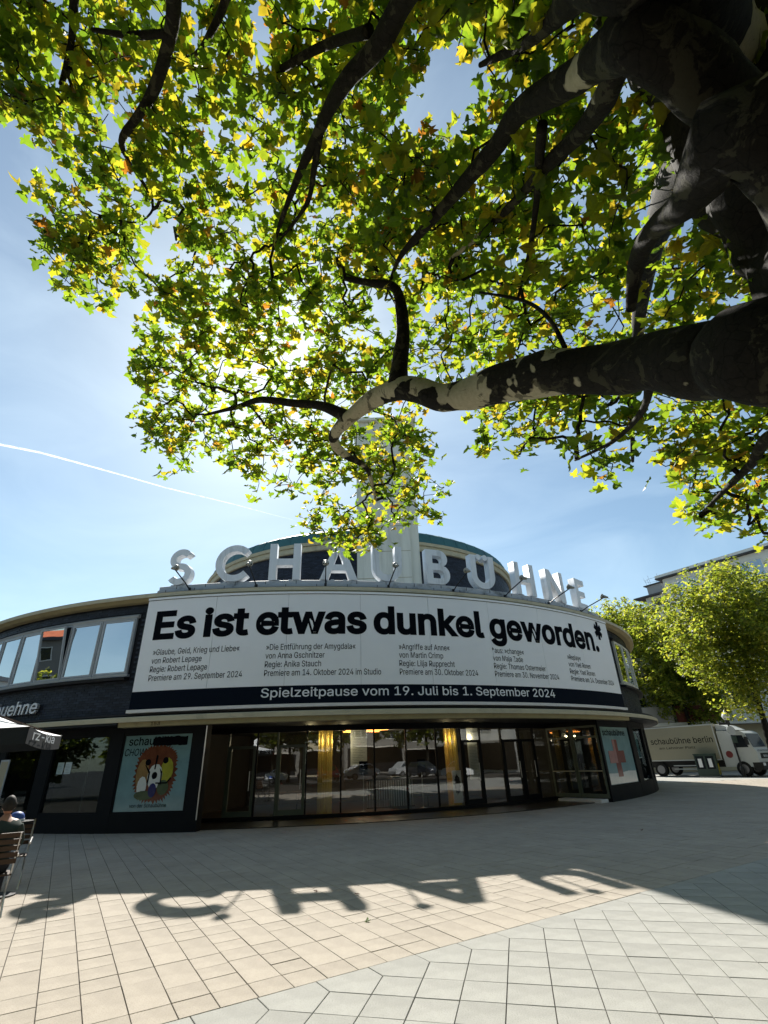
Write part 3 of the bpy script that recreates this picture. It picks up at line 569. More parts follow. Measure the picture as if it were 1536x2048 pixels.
for k in range(len(edges)-1):
    a_, c_ = edges[k], edges[k+1]; fw = 0.10 if k not in doors else 0.16
    f = MB(); M_ = math.degrees(0.025/GR_); fm = doors.get(k, 'frame_dark')
    f.ring([(GR_+0.04, 0.131), (GR_+0.04, 2.719), (GR_-0.04, 2.719), (GR_-0.04, 0.131)], a_-M_*0.0, a_+2*M_, 1)
    if k in doors:
        dw = math.degrees(0.09/GR_); f.ring([(GR_+0.05, 0.14), (GR_+0.05, 2.30), (GR_-0.03, 2.30), (GR_-0.03, 0.14)], a_+2.4*M_, a_+2.4*M_+dw, 1); f.ring([(GR_+0.05, 0.14), (GR_+0.05, 2.30), (GR_-0.03, 2.30), (GR_-0.03, 0.14)], c_-0.6*M_-dw, c_-0.6*M_, 1)
        f.ring([(GR_+0.05, 2.21), (GR_+0.05, 2.30), (GR_-0.03, 2.30), (GR_-0.03, 2.21)], a_+2.4*M_+dw, c_-0.6*M_-dw, 3); f.ring([(GR_+0.05, 0.14), (GR_+0.05, 0.30), (GR_-0.03, 0.30), (GR_-0.03, 0.14)], a_+2.4*M_+dw, c_-0.6*M_-dw, 3)
        fo = f.build('door', fm, theatre)
        hb = MB(); hb.tube([CP(c_-3.2*M_-dw, GR_+0.09, 0.9), CP(c_-3.2*M_-dw, GR_+0.09, 1.5)], 0.014, 8); hb.build('handle', 'steel', fo)
    else: fo = f.build('window', fm, theatre)
    p = MB(); tw = rng.uniform(-0.010, 0.010)
    q = [CP(a_+2*M_, GR_+tw, 0.14), CP(c_, GR_-tw, 0.14), CP(c_, GR_-tw, 2.71), CP(a_+2*M_, GR_+tw, 2.71)]; q += [(x, y+0.01, z) for x, y, z in q]
    p.add(q, [(0, 1, 2, 3), (7, 6, 5, 4), (0, 4, 5, 1), (1, 5, 6, 2), (2, 6, 7, 3), (3, 7, 4, 0)]); p.build('pane', 'entrance_glass', fo)
# interior
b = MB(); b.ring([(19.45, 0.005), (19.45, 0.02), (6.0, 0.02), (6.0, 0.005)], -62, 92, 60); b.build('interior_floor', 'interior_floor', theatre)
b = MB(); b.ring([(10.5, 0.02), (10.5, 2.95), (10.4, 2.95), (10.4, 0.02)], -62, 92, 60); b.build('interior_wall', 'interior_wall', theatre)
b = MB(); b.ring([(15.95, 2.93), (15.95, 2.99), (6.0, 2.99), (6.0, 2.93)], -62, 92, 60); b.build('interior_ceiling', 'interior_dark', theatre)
for ta in (-33.5, -15.5, 41.6, 51.4, 58.8, -19.8, -11.9):
    b = MB(); A, B = CP(ta, 19.49, 0), CP(ta, 10.6, 0); n_ = Vector((B[1]-A[1], -(B[0]-A[0]), 0)).normalized()*0.06
    q = [(A[0], A[1], .021), (B[0], B[1], .021), (B[0]+n_.x, B[1]+n_.y, .021), (A[0]+n_.x, A[1]+n_.y, .021)]; b.add(q+[(x, y, 2.92) for x, y, z in q], [(3, 2, 1, 0), (4, 5, 6, 7), (0, 1, 5, 4), (1, 2, 6, 5), (2, 3, 7, 6), (3, 0, 4, 7)]); b.build('interior_partition', 'interior_dark', theatre)
for k in range(16):
    b = MB(); t_ = 11.6+(k % 8)*0.72; R_ = 15.3-1.1*(k//8)+0.15*((k*5) % 3); b.cyl(CP(t_, R_, 2.80), 0.17, 0.03, 16); b.build('ceiling_lamp', 'lamp_orange', theatre)
# golden columns inside the foyer, with their own lights
def fluted(mb, c, r, z0, z1, n=18):
    vs_ = []; k = n*4
    for z in (z0, z1):
        for i in range(k):
            a = 2*math.pi*i/k; rr = r*(1-0.10*(i % 4 in (0, 1))); vs_.append((c[0]+rr*math.cos(a), c[1]+rr*math.sin(a), z))
    mb.add(vs_, [(i, (i+1) % k, k+(i+1) % k, k+i) for i in range(k)]+[tuple(range(k, 2*k))])
for t_, R_ in ((7.9, 16.3), (27.6, 15.6)):
    b = MB(); c = CP(t_, R_, 0); fluted(b, c, 0.27, 0.02, 2.92); b.build('golden_column', 'gold', theatre)
    for sgn in (-1, 1):
        ld = bpy.data.lights.new('column_light', 'POINT'); ld.energy = 9; ld.color = (1, 0.78, 0.42); ld.shadow_soft_size = 0.08
        lo = bpy.data.objects.new('column_light', ld); COL.objects.link(lo); lo.location = CP(t_+sgn*2.0, R_+0.62, 2.45)
for t_, R_, e_ in ((14.5, 14.0, 60), (0.5, 14.5, 35), (21, 13.0, 40), (35, 15, 25)):
    ld = bpy.data.lights.new('foyer_light', 'POINT'); ld.energy = e_*0.4; ld.color = (1, 0.80, 0.55); ld.shadow_soft_size = 0.15
    lo = bpy.data.objects.new('foyer_light', ld); COL.objects.link(lo); lo.location = CP(t_, R_, 2.45)

# ------------------------------------------------------------------ auditorium drum and fin
DC = (-1.93, 35.9); DR = 10.97
drum = thing('auditorium_drum', 'dark brick drum with cream band and green copper roof behind the sign', 'building', (DC[0], DC[1], 7.3))
b = MB(); b.ring([(DR-0.18, 7.2), (DR-0.18, 12.45), (0.01, 12.45), (0.01, 7.2)], -180, 180, 160, c=DC); b.build('wall', 'mortar', drum)
bk = MB(); rl = []; brick_ring(bk, DR-0.18, -68, 80, 7.3, 12.1, DC, [], bl=0.24, rl=rl); bk.build('brickwork', 'clinker', drum, kind='stuff', attr={'rnd': rl})
b = MB(); b.ring([(DR-0.05, 12.12), (DR-0.02, 12.20), (DR-0.02, 12.42), (DR-0.25, 12.42), (DR-0.25, 12.12)], -180, 180, 160, c=DC); b.build('cornice', 'cream_render', drum)
b = MB(); b.ring([(DR+0.06, 12.43), (DR+0.10, 12.60), (DR+0.05, 12.62), (DR-0.15, 12.62), (DR-0.15, 12.43)], -180, 180, 160, c=DC); b.build('gutter', 'cream_render', drum)
b = MB(); b.ring([(DR-0.02, 12.63), (DR-0.25, 13.28), (DR-0.6, 13.50), (0.01, 14.6), (0.01, 12.63)], -180, 180, 160, c=DC); b.build('roof', 'copper_green', drum)
for t_ in np.arange(-76, 88, 4.8):
    b = MB(); b.ring([(DR-0.008, 12.64), (DR-0.236, 13.285), (DR-0.595, 13.512), (DR-0.9, 13.5), (DR-0.3, 12.7)], t_, t_+0.10, 1, c=DC); b.build('roof_seam', 'copper_green', drum)
fin = thing('tall_fin', 'tall cream rendered slab tower rising behind the letter U', 'tower', (0, 25.2, 7.3))
FX0, FX1, FY0, FY1, FZ = -1.52, 1.86, 24.55, 29.6, 20.25
b = MB(); b.box(((FX0+FX1-0.5)/2, (FY0+FY1)/2, (7.2+FZ)/2), (FX1-FX0-0.5, FY1-FY0, FZ-7.2)); b.build('wall', 'fin_render', fin)
b = MB(); b.box((FX1-0.245, (FY0+FY1)/2+0.3, (7.2+FZ)/2), (0.49, FY1-FY0, FZ-7.2-0.1)); b.build('side_pilaster', 'fin_render', fin)
b = MB(); b.box(((FX0+FX1)/2, (FY0+FY1)/2, FZ+0.09), (FX1-FX0+0.5, FY1-FY0+0.5, 0.18)); b.build('coping', 'fin_render', fin)
for k in range(8):
    b = MB(); b.box(((FX0+FX1-0.5)/2, FY0-0.004, 8.7+k*1.5), (FX1-FX0-0.52, 0.012, 0.02)); b.build('panel_joint', 'soffit_render', fin)

# ------------------------------------------------------------------ banner on the front
BR = 20.50
banner = thing('banner', 'wide white season banner with heavy black headline round the front', 'banner', CP(17.8, BR, 3.3))
BT0, BT1, ZB, ZW, ZT = -9.85, 45.5, 3.36, 3.90, 6.90
seams = [BT0, -2.9, 3.95, 10.8, 17.65, 24.5, 31.35, 38.2, BT1]
for k in range(8):
    b = MB(); b.ring([(BR, ZW), (BR, ZT), (BR-0.05, ZT), (BR-0.05, ZW)], seams[k]+0.018, seams[k+1]-0.018, 12); b.build('panel', 'banner_white', banner)
b = MB(); b.ring([(BR-0.03, ZB), (BR-0.03, ZT), (20.02, ZT), (20.02, ZB)], BT0, BT1, 60); b.build('backing', 'banner_seam', banner)
b = MB(); b.ring([(BR+0.004, ZB), (BR+0.004, ZW-0.003), (BR-0.028, ZW-0.003), (BR-0.028, ZB)], BT0, BT1, 60); b.build('lower_band', 'banner_black', banner)
b = MB(); b.ring([(BR+0.03, ZT+0.004), (BR+0.03, ZT+0.075), (20.1, ZT+0.075), (20.1, ZT+0.004)], BT0, BT1, 60); b.build('top_rail', 'banner_white', banner)
b = MB(); b.ring([(BR+0.012, ZT-0.012), (BR+0.012, ZT+0.002), (BR-0.02, ZT+0.002), (BR-0.02, ZT-0.012)], BT0, BT1, 60); b.build('rail_gap', 'dark_trim', banner)
b = MB(); b.ring([(BR+0.07, 3.262), (BR+0.07, 3.355), (20.1, 3.355), (20.1, 3.262)], BT0-0.1, BT1+0.3, 60); b.build('bottom_rail', 'white_strip', banner)
h = MB(); zb, cap = 5.57, 0.87
for s_, a_, c_ in (('Es', -8.75, -4.62), ('ist', -3.88, 0.42), ('etwas', 1.05, 11.4), ('dunkel', 12.05, 23.75), ('geworden.', 24.45, 42.15)):
    cyl_text(h, s_, a_, c_, BR+0.006, zb, cap, 0.062)
cyl_text(h, '*', 41.9, 43.75, BR+0.0095, zb+0.04, cap*1.35, 0.05)
h.build('headline', 'print_black', banner)
cols = [(-8.45, ['»Glaube, Geld, Krieg und Liebe«', 'von Robert Lepage', 'Regie: Robert Lepage', 'Premiere am 29. September 2024'], 0.05, 8.65),
        (2.15, ['»Die Entführung der Amygdala«', 'von Anna Gschnitzer', 'Regie: Anika Stauch', 'Premiere am 14. Oktober 2024 im Studio'], 0, 10.5),
        (14.42, ['»Angriffe auf Anne«', 'von Martin Crimp', 'Regie: Lilja Rupprecht', 'Premiere am 30. Oktober 2024'], 0, 8.05),
        (24.42, ['*aus: »change«', 'von Maja Zade', 'Regie: Thomas Ostermeier', 'Premiere am 30. November 2024'], 0, 8.6),
        (35.05, ['»Replay«', 'von Yael Ronen', 'Regie: Yael Ronen', 'Premiere am 14. Dezember 2024'], 0, 8.85)]
for t_, lines, sh, wlast in cols:
    c = MB(); v, f = text2d(lines[3], 0.006); capc = math.radians(wlast)*BR/v[:, 0].max(); capy = 0.185
    for i, ln in enumerate(lines):
        v, f = text2d(ln, 0.006); w_ = math.degrees(v[:, 0].max()*capc/BR)
        cyl_text(c, ln, t_, t_+w_, BR+0.006, 5.02-i*0.272, capy, 0.006)
    c.build('listing', 'print_black', banner)
c = MB(); cyl_text(c, 'Spielzeitpause vom 19. Juli bis 1. September 2024', 2.0, 31.9, BR+0.012, 3.565, 0.265, 0.016); c.build('notice', 'print_white', banner)

# ------------------------------------------------------------------ roof letters
def curve_mesh(loops, depth):
    c = bpy.data.curves.new('tmp', 'CURVE'); c.dimensions = '2D'; c.fill_mode = 'BOTH'; c.extrude = depth/2
    for lp in loops:
        s = c.splines.new('POLY'); s.points.add(len(lp)-1); s.use_cyclic_u = True
        for i, (x, y) in enumerate(lp): s.points[i].co = (x, y, 0, 1)
    o = bpy.data.objects.new('tmp', c); COL.objects.link(o); bpy.context.view_layer.update(); me = bpy.data.meshes.new_from_object(o)
    bpy.data.objects.remove(o); bpy.data.curves.remove(c); return me
def arc(cx, cy_, r, a0, a1, n=28, ry=None):
    ry = ry or r; return [(cx+r*math.cos(rad(a0+(a1-a0)*i/n)), cy_+ry*math.sin(rad(a0+(a1-a0)*i/n))) for i in range(n+1)]
def ribbon(path, w):
    P = [np.array(p) for p in path]; L_, R_ = [], []
    for i in range(len(P)):
        d = P[min(i+1, len(P)-1)]-P[max(i-1, 0)]; d /= np.linalg.norm(d); n_ = np.array([-d[1], d[0]]); L_.append(tuple(P[i]+n_*w/2)); R_.append(tuple(P[i]-n_*w/2))
    return [L_+R_[::-1]]
st = 0.188
def glyph(ch):
    if ch == 'H':
        w_ = 0.80; return [[(0, 0), (st, 0), (st, 0.40), (w_-st, 0.40), (w_-st, 0), (w_, 0), (w_, 1), (w_-st, 1), (w_-st, 0.58), (st, 0.58), (st, 1), (0, 1)]]
    if ch == 'A':
        w_ = 0.98; return [[(0, 0), (0.215, 0), (0.30, 0.25), (0.68, 0.25), (0.765, 0), (w_, 0), (0.60, 1), (0.38, 1)], [(0.36, 0.42), (0.62, 0.42), (0.49, 0.80)]]
    if ch == 'N':
        w_ = 0.86; return [[(0, 0), (st*.95, 0), (st*.95, 0.66), (w_-st*1.1, 0), (w_, 0), (w_, 1), (w_-st*.95, 1), (w_-st*.95, 0.34), (st*1.1, 1), (0, 1)]]
    if ch == 'E':
        w_ = 0.62; return [[(0, 0), (w_, 0), (w_, 0.18), (st, 0.18), (st, 0.41), (w_*.92, 0.41), (w_*.92, 0.59), (st, 0.59), (st, 0.82), (w_, 0.82), (w_, 1), (0, 1)]]
    if ch == 'C': return ribbon(arc(0.5, 0.5, 0.415, 42, 318, 40), 0.175)
    if ch == 'S': return ribbon(arc(0.34, 0.71, 0.225, 28, 270, 26, 0.20)[:-1]+[(0.34, 0.508)]+arc(0.34, 0.30, 0.235, 90, -152, 26, 0.21)[1:], 0.168)
    if ch == 'U': return ribbon([(0.10, 1.0), (0.10, 0.75)]+arc(0.41, 0.40, 0.31, 180, 360, 24)+[(0.72, 0.75), (0.72, 1.0)], 0.185)
    if ch == 'B':
        o_ = [(0, 0), (0.40, 0)]+arc(0.42, 0.285, 0.285, -85, 55, 14)+[(0.53, 0.53)]+arc(0.40, 0.745, 0.255, -38, 88, 14)+[(0, 1)]
        h1 = [(0.20, 0.17)]+[(0.38, 0.17)]+arc(0.40, 0.29, 0.12, -80, 80, 10)+[(0.20, 0.41)]; h2 = [(0.20, 0.60), (0.36, 0.60)]+arc(0.38, 0.715, 0.11, -80, 80, 10)+[(0.20, 0.83)]
        return [o_, h1, h2]
sign = thing('roof_lettering', 'row of big grey box letters reading SCHAUBÜHNE standing along the roof edge', 'sign', CP(17.8, 20.0, 7.56))
LH = 1.40
for ch, tc_ in (('S', -7.95), ('C', -2.35), ('H', 3.15), ('A', 8.75), ('U', 13.95), ('B', 19.75), ('Ü', 25.55), ('H', 31.85), ('N', 37.45), ('E', 43.35)):
    lp = glyph('U' if ch == 'Ü' else ch); xs = [x for l_ in lp for x, y in l_]; cx_ = (min(xs)+max(xs))/2
    lp = [[((x-cx_)*LH, y*LH) for x, y in l_] for l_ in lp]; me = curve_mesh(lp, 0.30)
    M = CM(tc_, 20.03-0.15, 7.575)
    me.transform(M); me.materials.append(MATS['letter_paint']); me.name = 'sign_letter'
    o = link('sign_letter', me, sign)
    if ch == 'Ü':
        for sx in (-0.115, 0.115):
            d_ = MB(); d_.cyl((0, 0, 0), 0.12, 0.30, 20, M=M @ Matrix.Translation((sx*LH, 0.95*LH, -0.15))); d_.build('umlaut_dot', 'letter_paint', o)
    for sx in (-0.22, 0.22):
        f_ = MB(); f_.box((0, 0, 0), (0.12, 0.05, 0.22)); 
        for i, v in enumerate(f_.v): f_.v[i] = tuple(M @ Vector((v[0]+sx, v[1]-0.0, v[2])))
        f_.build('foot', 'ledge_metal', o)

# ------------------------------------------------------------------ floodlights on arms
fl_lab = {0: 'floodlight on a slanting arm in front of the letter S', 1: 'floodlight on an arm in front of the lower end of the letter C', 2: 'floodlight standing below the letter A', 3: 'floodlight on an arm in front of the letter U right of the tower',
          4: 'floodlight on an arm in front of the letter U with dots', 5: 'floodlight on an arm in front of the second letter H', 6: 'floodlight on an arm between the letters N and E', 7: 'floodlight on an arm past the last letter E at the roof end'}
for k, t_ in enumerate([-6.35, 0.5, 7.4, 13.9, 21.2, 27.9, 34.9, 41.6]):
    M = CM(t_, 20.12, 7.33); fl = thing('floodlight', fl_lab[k], 'floodlight', CP(t_, 20.12, 7.33), group='floodlights on arms along the roof edge')
    W = lambda x, y, z: M @ Vector((x, y, z))
    a = MB(); a.tube([W(0, -0.02, 0.0), W(0, 0.12, 0.35), W(0, 0.36, 1.22)], 0.022, 8); a.tube([W(0, -0.06, 0.02), W(0, 0.06, 0.02)], 0.045, 8); a.build('arm', 'black_metal', fl)
    hM = M @ Matrix.Translation((0, 0.36, 1.25)) @ Matrix.Rotation(rad(205), 4, 'X')
    hd = MB(); hd.lathe((0, 0, 0), [(0.035, -0.12), (0.05, -0.06), (0.05, -0.02), (0.065, 0.0), (0.07, 0.08), (0.105, 0.14), (0.11, 0.16)], 16, M=hM); hd.smooth = True; hd.build('lamp_housing', 'lamp_ceramic', fl)
    gl_ = MB(); gl_.lathe((0, 0, 0), [(0.10, 0.159), (0.085, 0.178), (0.02, 0.19)], 16, M=hM); gl_.build('lamp_glass', 'lamp_glass', fl)
    br = MB(); br.box((0, 0, 0), (0.20, 0.03, 0.03)); br.v = [tuple(M @ Vector((v[0], v[1]+0.37, v[2]+1.20))) for v in br.v]; br.build('bracket', 'black_metal', fl)

# ------------------------------------------------------------------ posters in the windows
def polyc(mb, pts, M, z, mi=0):   # thin cut-out
    mb.prism(pts, M @ Matrix.Translation((0, 0, z)), 0.0025, mi)
PT = (-11.2, -4.3)
Mp = CM((PT[0]+PT[1])/2, 19.80*math.cos(rad(3.32))+0.004, LZ0+0.05); PW, PH = 2.28, 2.12
dogp = thing('poster', 'teal window poster with a drawn shaggy brown dog showing a blue tongue', 'poster', CP(-7.75, 19.66, 0.5))
b = MB(); b.prism([(-PW/2, 0), (PW/2, 0), (PW/2, PH-.02), (-PW/2, PH-.02)], Mp, 0.002); b.build('sheet', 'poster_teal', dogp)
def fuzzy(cx, cy_, rx, ry, n, amp, seed, squ=1.0):
    r_ = random.Random(seed); out = []
    for i in range(n):
        a = 2*math.pi*i/n; k = 1+(amp if i % 2 else 0)*r_.uniform(0.5, 1.3); out.append((cx+rx*k*math.copysign(abs(math.cos(a))**squ, math.cos(a)), cy_+ry*k*math.copysign(abs(math.sin(a))**squ, math.sin(a))))
    return out
b = MB(); polyc(b, fuzzy(0.06, 1.02, 0.64, 0.74, 96, 0.14, 1, 0.8), Mp, 0.004, 0); polyc(b, fuzzy(0.10, 1.38, 0.60, 0.36, 70, 0.14, 4, 0.9), Mp, 0.008, 0)
polyc(b, fuzzy(-0.36, 0.98, 0.20, 0.42, 30, 0.05, 2), Mp, 0.012, 1); polyc(b, fuzzy(0.44, 1.08, 0.20, 0.34, 30, 0.05, 3), Mp, 0.012, 2)
polyc(b, fuzzy(0.07, 0.92, 0.24, 0.34, 26, 0.03, 5), Mp, 0.016, 3); polyc(b, fuzzy(-0.32, 0.66, 0.15, 0.26, 26, 0.05, 6), Mp, 0.0165, 3); polyc(b, fuzzy(0.38, 0.62, 0.18, 0.2, 26, 0.05, 8), Mp, 0.0165, 5)
polyc(b, fuzzy(-0.2, 0.42, 0.32, 0.12, 30, 0.05, 9), Mp, 0.019, 5)
polyc(b, fuzzy(0.05, 0.55, 0.13, 0.19, 20, 0.01, 7), Mp, 0.022, 4); polyc(b, fuzzy(0.06, 0.95, 0.09, 0.10, 20, 0.0, 7), Mp, 0.022, 6)
for ex, ey in ((-0.22, 1.32), (0.36, 1.36)): polyc(b, fuzzy(ex, ey, 0.09, 0.09, 20, 0.0, 7), Mp, 0.014, 6)
for p_ in ([(0.02, 1.12), (0.06, 1.12), (0.10, 1.50), (0.04, 1.52)], [(0.27, 0.70), (0.31, 0.70), (0.30, 1.05), (0.20, 1.15), (0.26, 1.0)], [(-0.16, 0.7), (-0.12, 0.7), (-0.10, 1.05), (-0.28, 1.26), (-0.30, 1.24), (-0.15, 1.02)], [(0.13, 0.72), (0.5, 0.72), (0.62, 0.86), (0.6, 0.9), (0.48, 0.76), (0.13, 0.76)]):
    polyc(b, p_, Mp, 0.0245, 6)
b.build('dog_drawing', ['poster_brown', 'poster_tan', 'poster_yellow', 'poster_white', 'poster_blue', 'poster_green', 'print_black'], dogp)
b = MB(); flat_text(b, 'schau', Mp @ Matrix.Translation((-1.0, 1.82, 0.006)), 0.86, 0.23, 0.02); flat_text(b, 'bühne', Mp @ Matrix.Translation((-0.12, 1.82, 0.006)), 1.0, 0.23, 0.02)
flat_text(b, 'CHOW', Mp @ Matrix.Translation((-1.08, 1.52, 0.006)), 0.72, 0.2, 0.008, 0.15)
flat_text(b, 'von der Schaubühne', Mp @ Matrix.Translation((-0.62, 0.10, 0.006)), 1.2, 0.1, 0.01); b.build('lettering', 'print_black', dogp)
b = MB(); r_ = random.Random(5)
polyc(b, [(-0.14+1.14*i/14, 1.78+r_.uniform(-.012, .012)) for i in range(15)]+[(1.0-1.14*i/14, 2.04+r_.uniform(-.02, .02)) for i in range(15)], Mp, 0.011); b.build('blacked_out_word', 'print_black', dogp)
Mq = CM(46.1, 19.80*math.cos(rad(4.27))+0.004, LZ0+0.05); QW = 2.92
crp = thing('poster', 'teal window poster with a large red cross standing on the right of the entrance', 'poster', CP(46.1, 19.66, 0.5))
b = MB(); b.prism([(-QW/2, 0), (QW/2, 0), (QW/2, PH-.02), (-QW/2, PH-.02)], Mq, 0.002); b.build('sheet', 'poster_teal', crp)
b = MB(); X0 = -0.25
polyc(b, [(X0-.25, .25), (X0+.25, .25), (X0+.25, .75), (X0+.8, .75), (X0+.8, 1.2), (X0+.25, 1.2), (X0+.25, 1.62), (X0-.25, 1.62), (X0-.25, 1.2), (X0-.8, 1.2), (X0-.8, .75), (X0-.25, .75)], Mq, 0.004, 0)
polyc(b, [(X0-.8, .75), (X0-.02, .75), (X0-.02, 1.62), (X0-.25, 1.62), (X0-.25, 1.2), (X0-.8, 1.2)], Mq, 0.008, 1)
b.build('cross', ['poster_red', 'poster_rose'], crp)
b = MB(); polyc(b, [(-1.4, 0.02), (1.4, 0.02), (1.4, 0.42), (0.6, 0.44), (-0.4, 0.38), (-1.4, 0.40)], Mq, 0.002); b.build('floor_print', 'poster_white', crp)
b = MB(); flat_text(b, 'schaubühne', Mq @ Matrix.Translation((-1.25, 1.78, 0.006)), 2.3, 0.22, 0.03); b.build('lettering', 'print_black', crp)
b = MB(); b.prism([(-0.8, 0.9), (0.8, 0.9), (0.8, 2.0), (-0.8, 2.0)], CM(55.2, 19.60, 0.55), 0.02); pp = b.build('poster', 'poster_teal', label='blue-grey poster of a face behind glass at the far right of the front', cat='poster')
b = MB(); b.prism([(-0.8, 0.86), (0.8, 0.86), (0.8, 0.90), (-0.8, 0.90)], CM(55.2, 19.62, 0.55), 0.02); b.build('lower_bar', 'print_white', pp)
# notices in the left window
for k, tt_ in enumerate((-17.95, -17.0)):
    b = MB(); b.prism([(-0.13, 0), (0.13, 0), (0.13, 0.34), (-0.13, 0.34)], CM(tt_, 19.77, 1.62), 0.004)
    o = b.build('notice', 'paper', label=['white paper notice taped in the cafe window, the left one of two', 'white paper notice taped in the cafe window, the right one of two'][k], cat='notice', group='paper notices in the cafe window')
    l_ = MB(); 
    for j in range(6): l_.prism([(-0.10, 0.04+j*0.045), (0.08-0.03*(j % 3), 0.04+j*0.045), (0.08-0.03*(j % 3), 0.052+j*0.045), (-0.10, 0.052+j*0.045)], CM(tt_, 19.7725, 1.62), 0.001)
    l_.build('printed_lines', 'frame_grey', o, kind='stuff')
# hanging text banners in the foyer
for k, (t_, R_, wd, za, zb_) in enumerate(((12.2, 16.6, 0.62, 1.55, 2.85), (30.3, 16.2, 0.66, 0.9, 2.85))):
    b = MB(); M = CM(t_, R_, za); b.prism([(-wd/2, 0), (wd/2, 0), (wd/2, zb_-za), (-wd/2, zb_-za)], M, 0.01)
    o = b.build('hanging_banner', 'paper', label=['white printed cloth banner hanging in the middle of the foyer', 'long pale printed banner hanging beside the right golden column'][k], cat='banner', group='printed banners hanging in the foyer')
    l_ = MB(); n_ = int((zb_-za-0.2)/0.055)
    for j in range(n_): l_.prism([(-wd*.38, 0.1+j*0.055), (wd*(.36-.12*((j*7) % 3)), 0.1+j*0.055), (wd*(.36-.12*((j*7) % 3)), 0.118+j*0.055), (-wd*.38, 0.118+j*0.055)], CM(t_, R_+0.004, za), 0.002)
    l_.build('printed_lines', 'frame_grey', o, kind='stuff')
# foyer furniture seen through the glass
def stand(t_, R_, lab, h=1.25):
    c = CP(t_, R_, 0.02); s = thing('sign_stand', lab, 'sign stand', c, group='sign stands just inside the glass')
    b = MB(); b.tube([(c[0], c[1], 0.05), (c[0], c[1], h)], 0.015, 8); b.build('pole', 'steel', s)
    for k in range(3):
        a = k*2.09+0.4; b = MB(); b.tube([(c[0], c[1], 0.12), (c[0]+0.32*math.cos(a), c[1]+0.32*math.sin(a), 0.035)], 0.018, 6); b.build('leg', 'white_strip', s)
    b = MB(); b.prism([(-.16, 0), (.16, 0), (.16, .44), (-.16, .44)], CM(t_, R_+0.02, h), 0.015); b.build('board', 'print_black', s)
stand(12.6, 16.9, 'tripod sign stand inside the glass below the middle foyer banner'); stand(20.2, 16.9, 'tripod sign stand inside the glass right of the foyer rail')
rail = thing('foyer_rail', 'dark barred rail across the foyer floor between the columns', 'railing', CP(16.5, 16.2, 0))
b = MB()
b.ring([(16.22, 1.02), (16.22, 1.07), (16.17, 1.07), (16.17, 1.02)], 13.4, 20, 8); b.ring([(16.22, .12), (16.22, .16), (16.17, .16), (16.17, .12)], 13.4, 20, 8); b.build('rail', 'black_metal', rail)
for t_ in np.arange(13.5, 20, 0.33): b = MB(); b.tube([CP(t_, 16.2, 0.16), CP(t_, 16.2, 1.03)], 0.011, 5); b.build('baluster', 'steel', rail)
b = MB(); b.box(CP(19.0, 15.4, 0.55), (0.75, 0.5, 1.05), rz=rad(19)); b.box(CP(19.0, 15.4, 1.09), (0.8, 0.55, 0.04), rz=rad(19)); b.build('ticket_counter', 'kiosk_green', label='green box counter inside the foyer behind the rail', cat='counter')
b = MB(); b.prism([(-.2, 0), (.2, 0), (.2, 1.1), (-.2, 1.1)], CM(26.1, 16.5, 0.15), 0.03); o = b.build('display_board', 'paper', label='small white picture board leaning against the right golden column', cat='board')
b = MB(); polyc(b, fuzzy(0, 0.62, 0.13, 0.30, 26, 0.2, 3), CM(26.1, 16.5, 0.15), 0.004); b.build('picture', 'print_black', o)
for t_, lab in ((4.2, 'dark cafe table in the foyer left of the left golden column'), (23.0, 'dark cafe table in the foyer between rail and right column'), (1.4, 'dark cafe table in the foyer behind the left doors')):
    c = CP(t_, 15.6, 0.02); s = thing('foyer_table', lab, 'table', c, group='small dark tables in the foyer')
    b = MB(); b.cyl((c[0], c[1], 0.72), 0.36, 0.03, 20); b.build('tabletop', 'wood', s); b = MB(); b.tube([(c[0], c[1], 0.03), (c[0], c[1], 0.72)], 0.025, 8); b.cyl((c[0], c[1], 0.02), 0.22, 0.02, 16); b.build('leg', 'black_metal', s)
# raised lettering on the left wall
ws = MB()
v, f = text2d('schaubuehne', 0.02, 0.12); wd = v[:, 0].max(); tR = -21.85; k_ = 0.43
tx = lambda x: tR-math.degrees((wd-x)*k_*1.2/20.12)
ws.add([CP(tx(x), 20.12+l_, 3.53+y*k_) for x, y, l_ in v], f, 0)
wl = ws.build('wall_lettering', 'print_white', label='white slanted raised word above the cafe umbrella at the left', cat='sign')
me = wl.data
for q in range(7):
    ws3 = MB(); ws3.add([CP(tx(x)+0.004, 20.105-q*0.013+l_, 3.53+y*k_) for x, y, l_ in v], f, 0)
    if q == 0: acc = ws3
    else: acc.add(ws3.v, ws3.f)
acc.build('lettering_side', 'frame_grey', wl)
# ------------------------------------------------------------------ contrail
cp = [at_z(x, y, 1500.0) for x, y in ((-60, 878), (0, 889), (80, 905), (150, 924), (240, 949), (330, 975), (400, 992), (470, 1009), (540, 1028), (600, 1043))]
b = MB(); rr_ = [26, 25, 24, 21, 18, 15, 12, 10, 8, 6]; dn = [1, 1, 1, 1, .95, .9, .75, .55, .3, .05]
PTS, RR, DD = [], [], []
for i in range(len(cp)-1):
    for j in range(6): u = j/6; PTS.append(cp[i]*(1-u)+cp[i+1]*u); RR.append((rr_[i]*(1-u)+rr_[i+1]*u)*0.24); DD += [dn[i]*(1-u)+dn[i+1]*u]*10
b.tube(PTS, RR, 10, cap=False); b.smooth = True
b.build('contrail', 'contrail_ice', kind='stuff', label='thin white vapour trail fading out across the blue sky at the left', cat='contrail', attr={'dens': [d*0.5 for d in DD]})

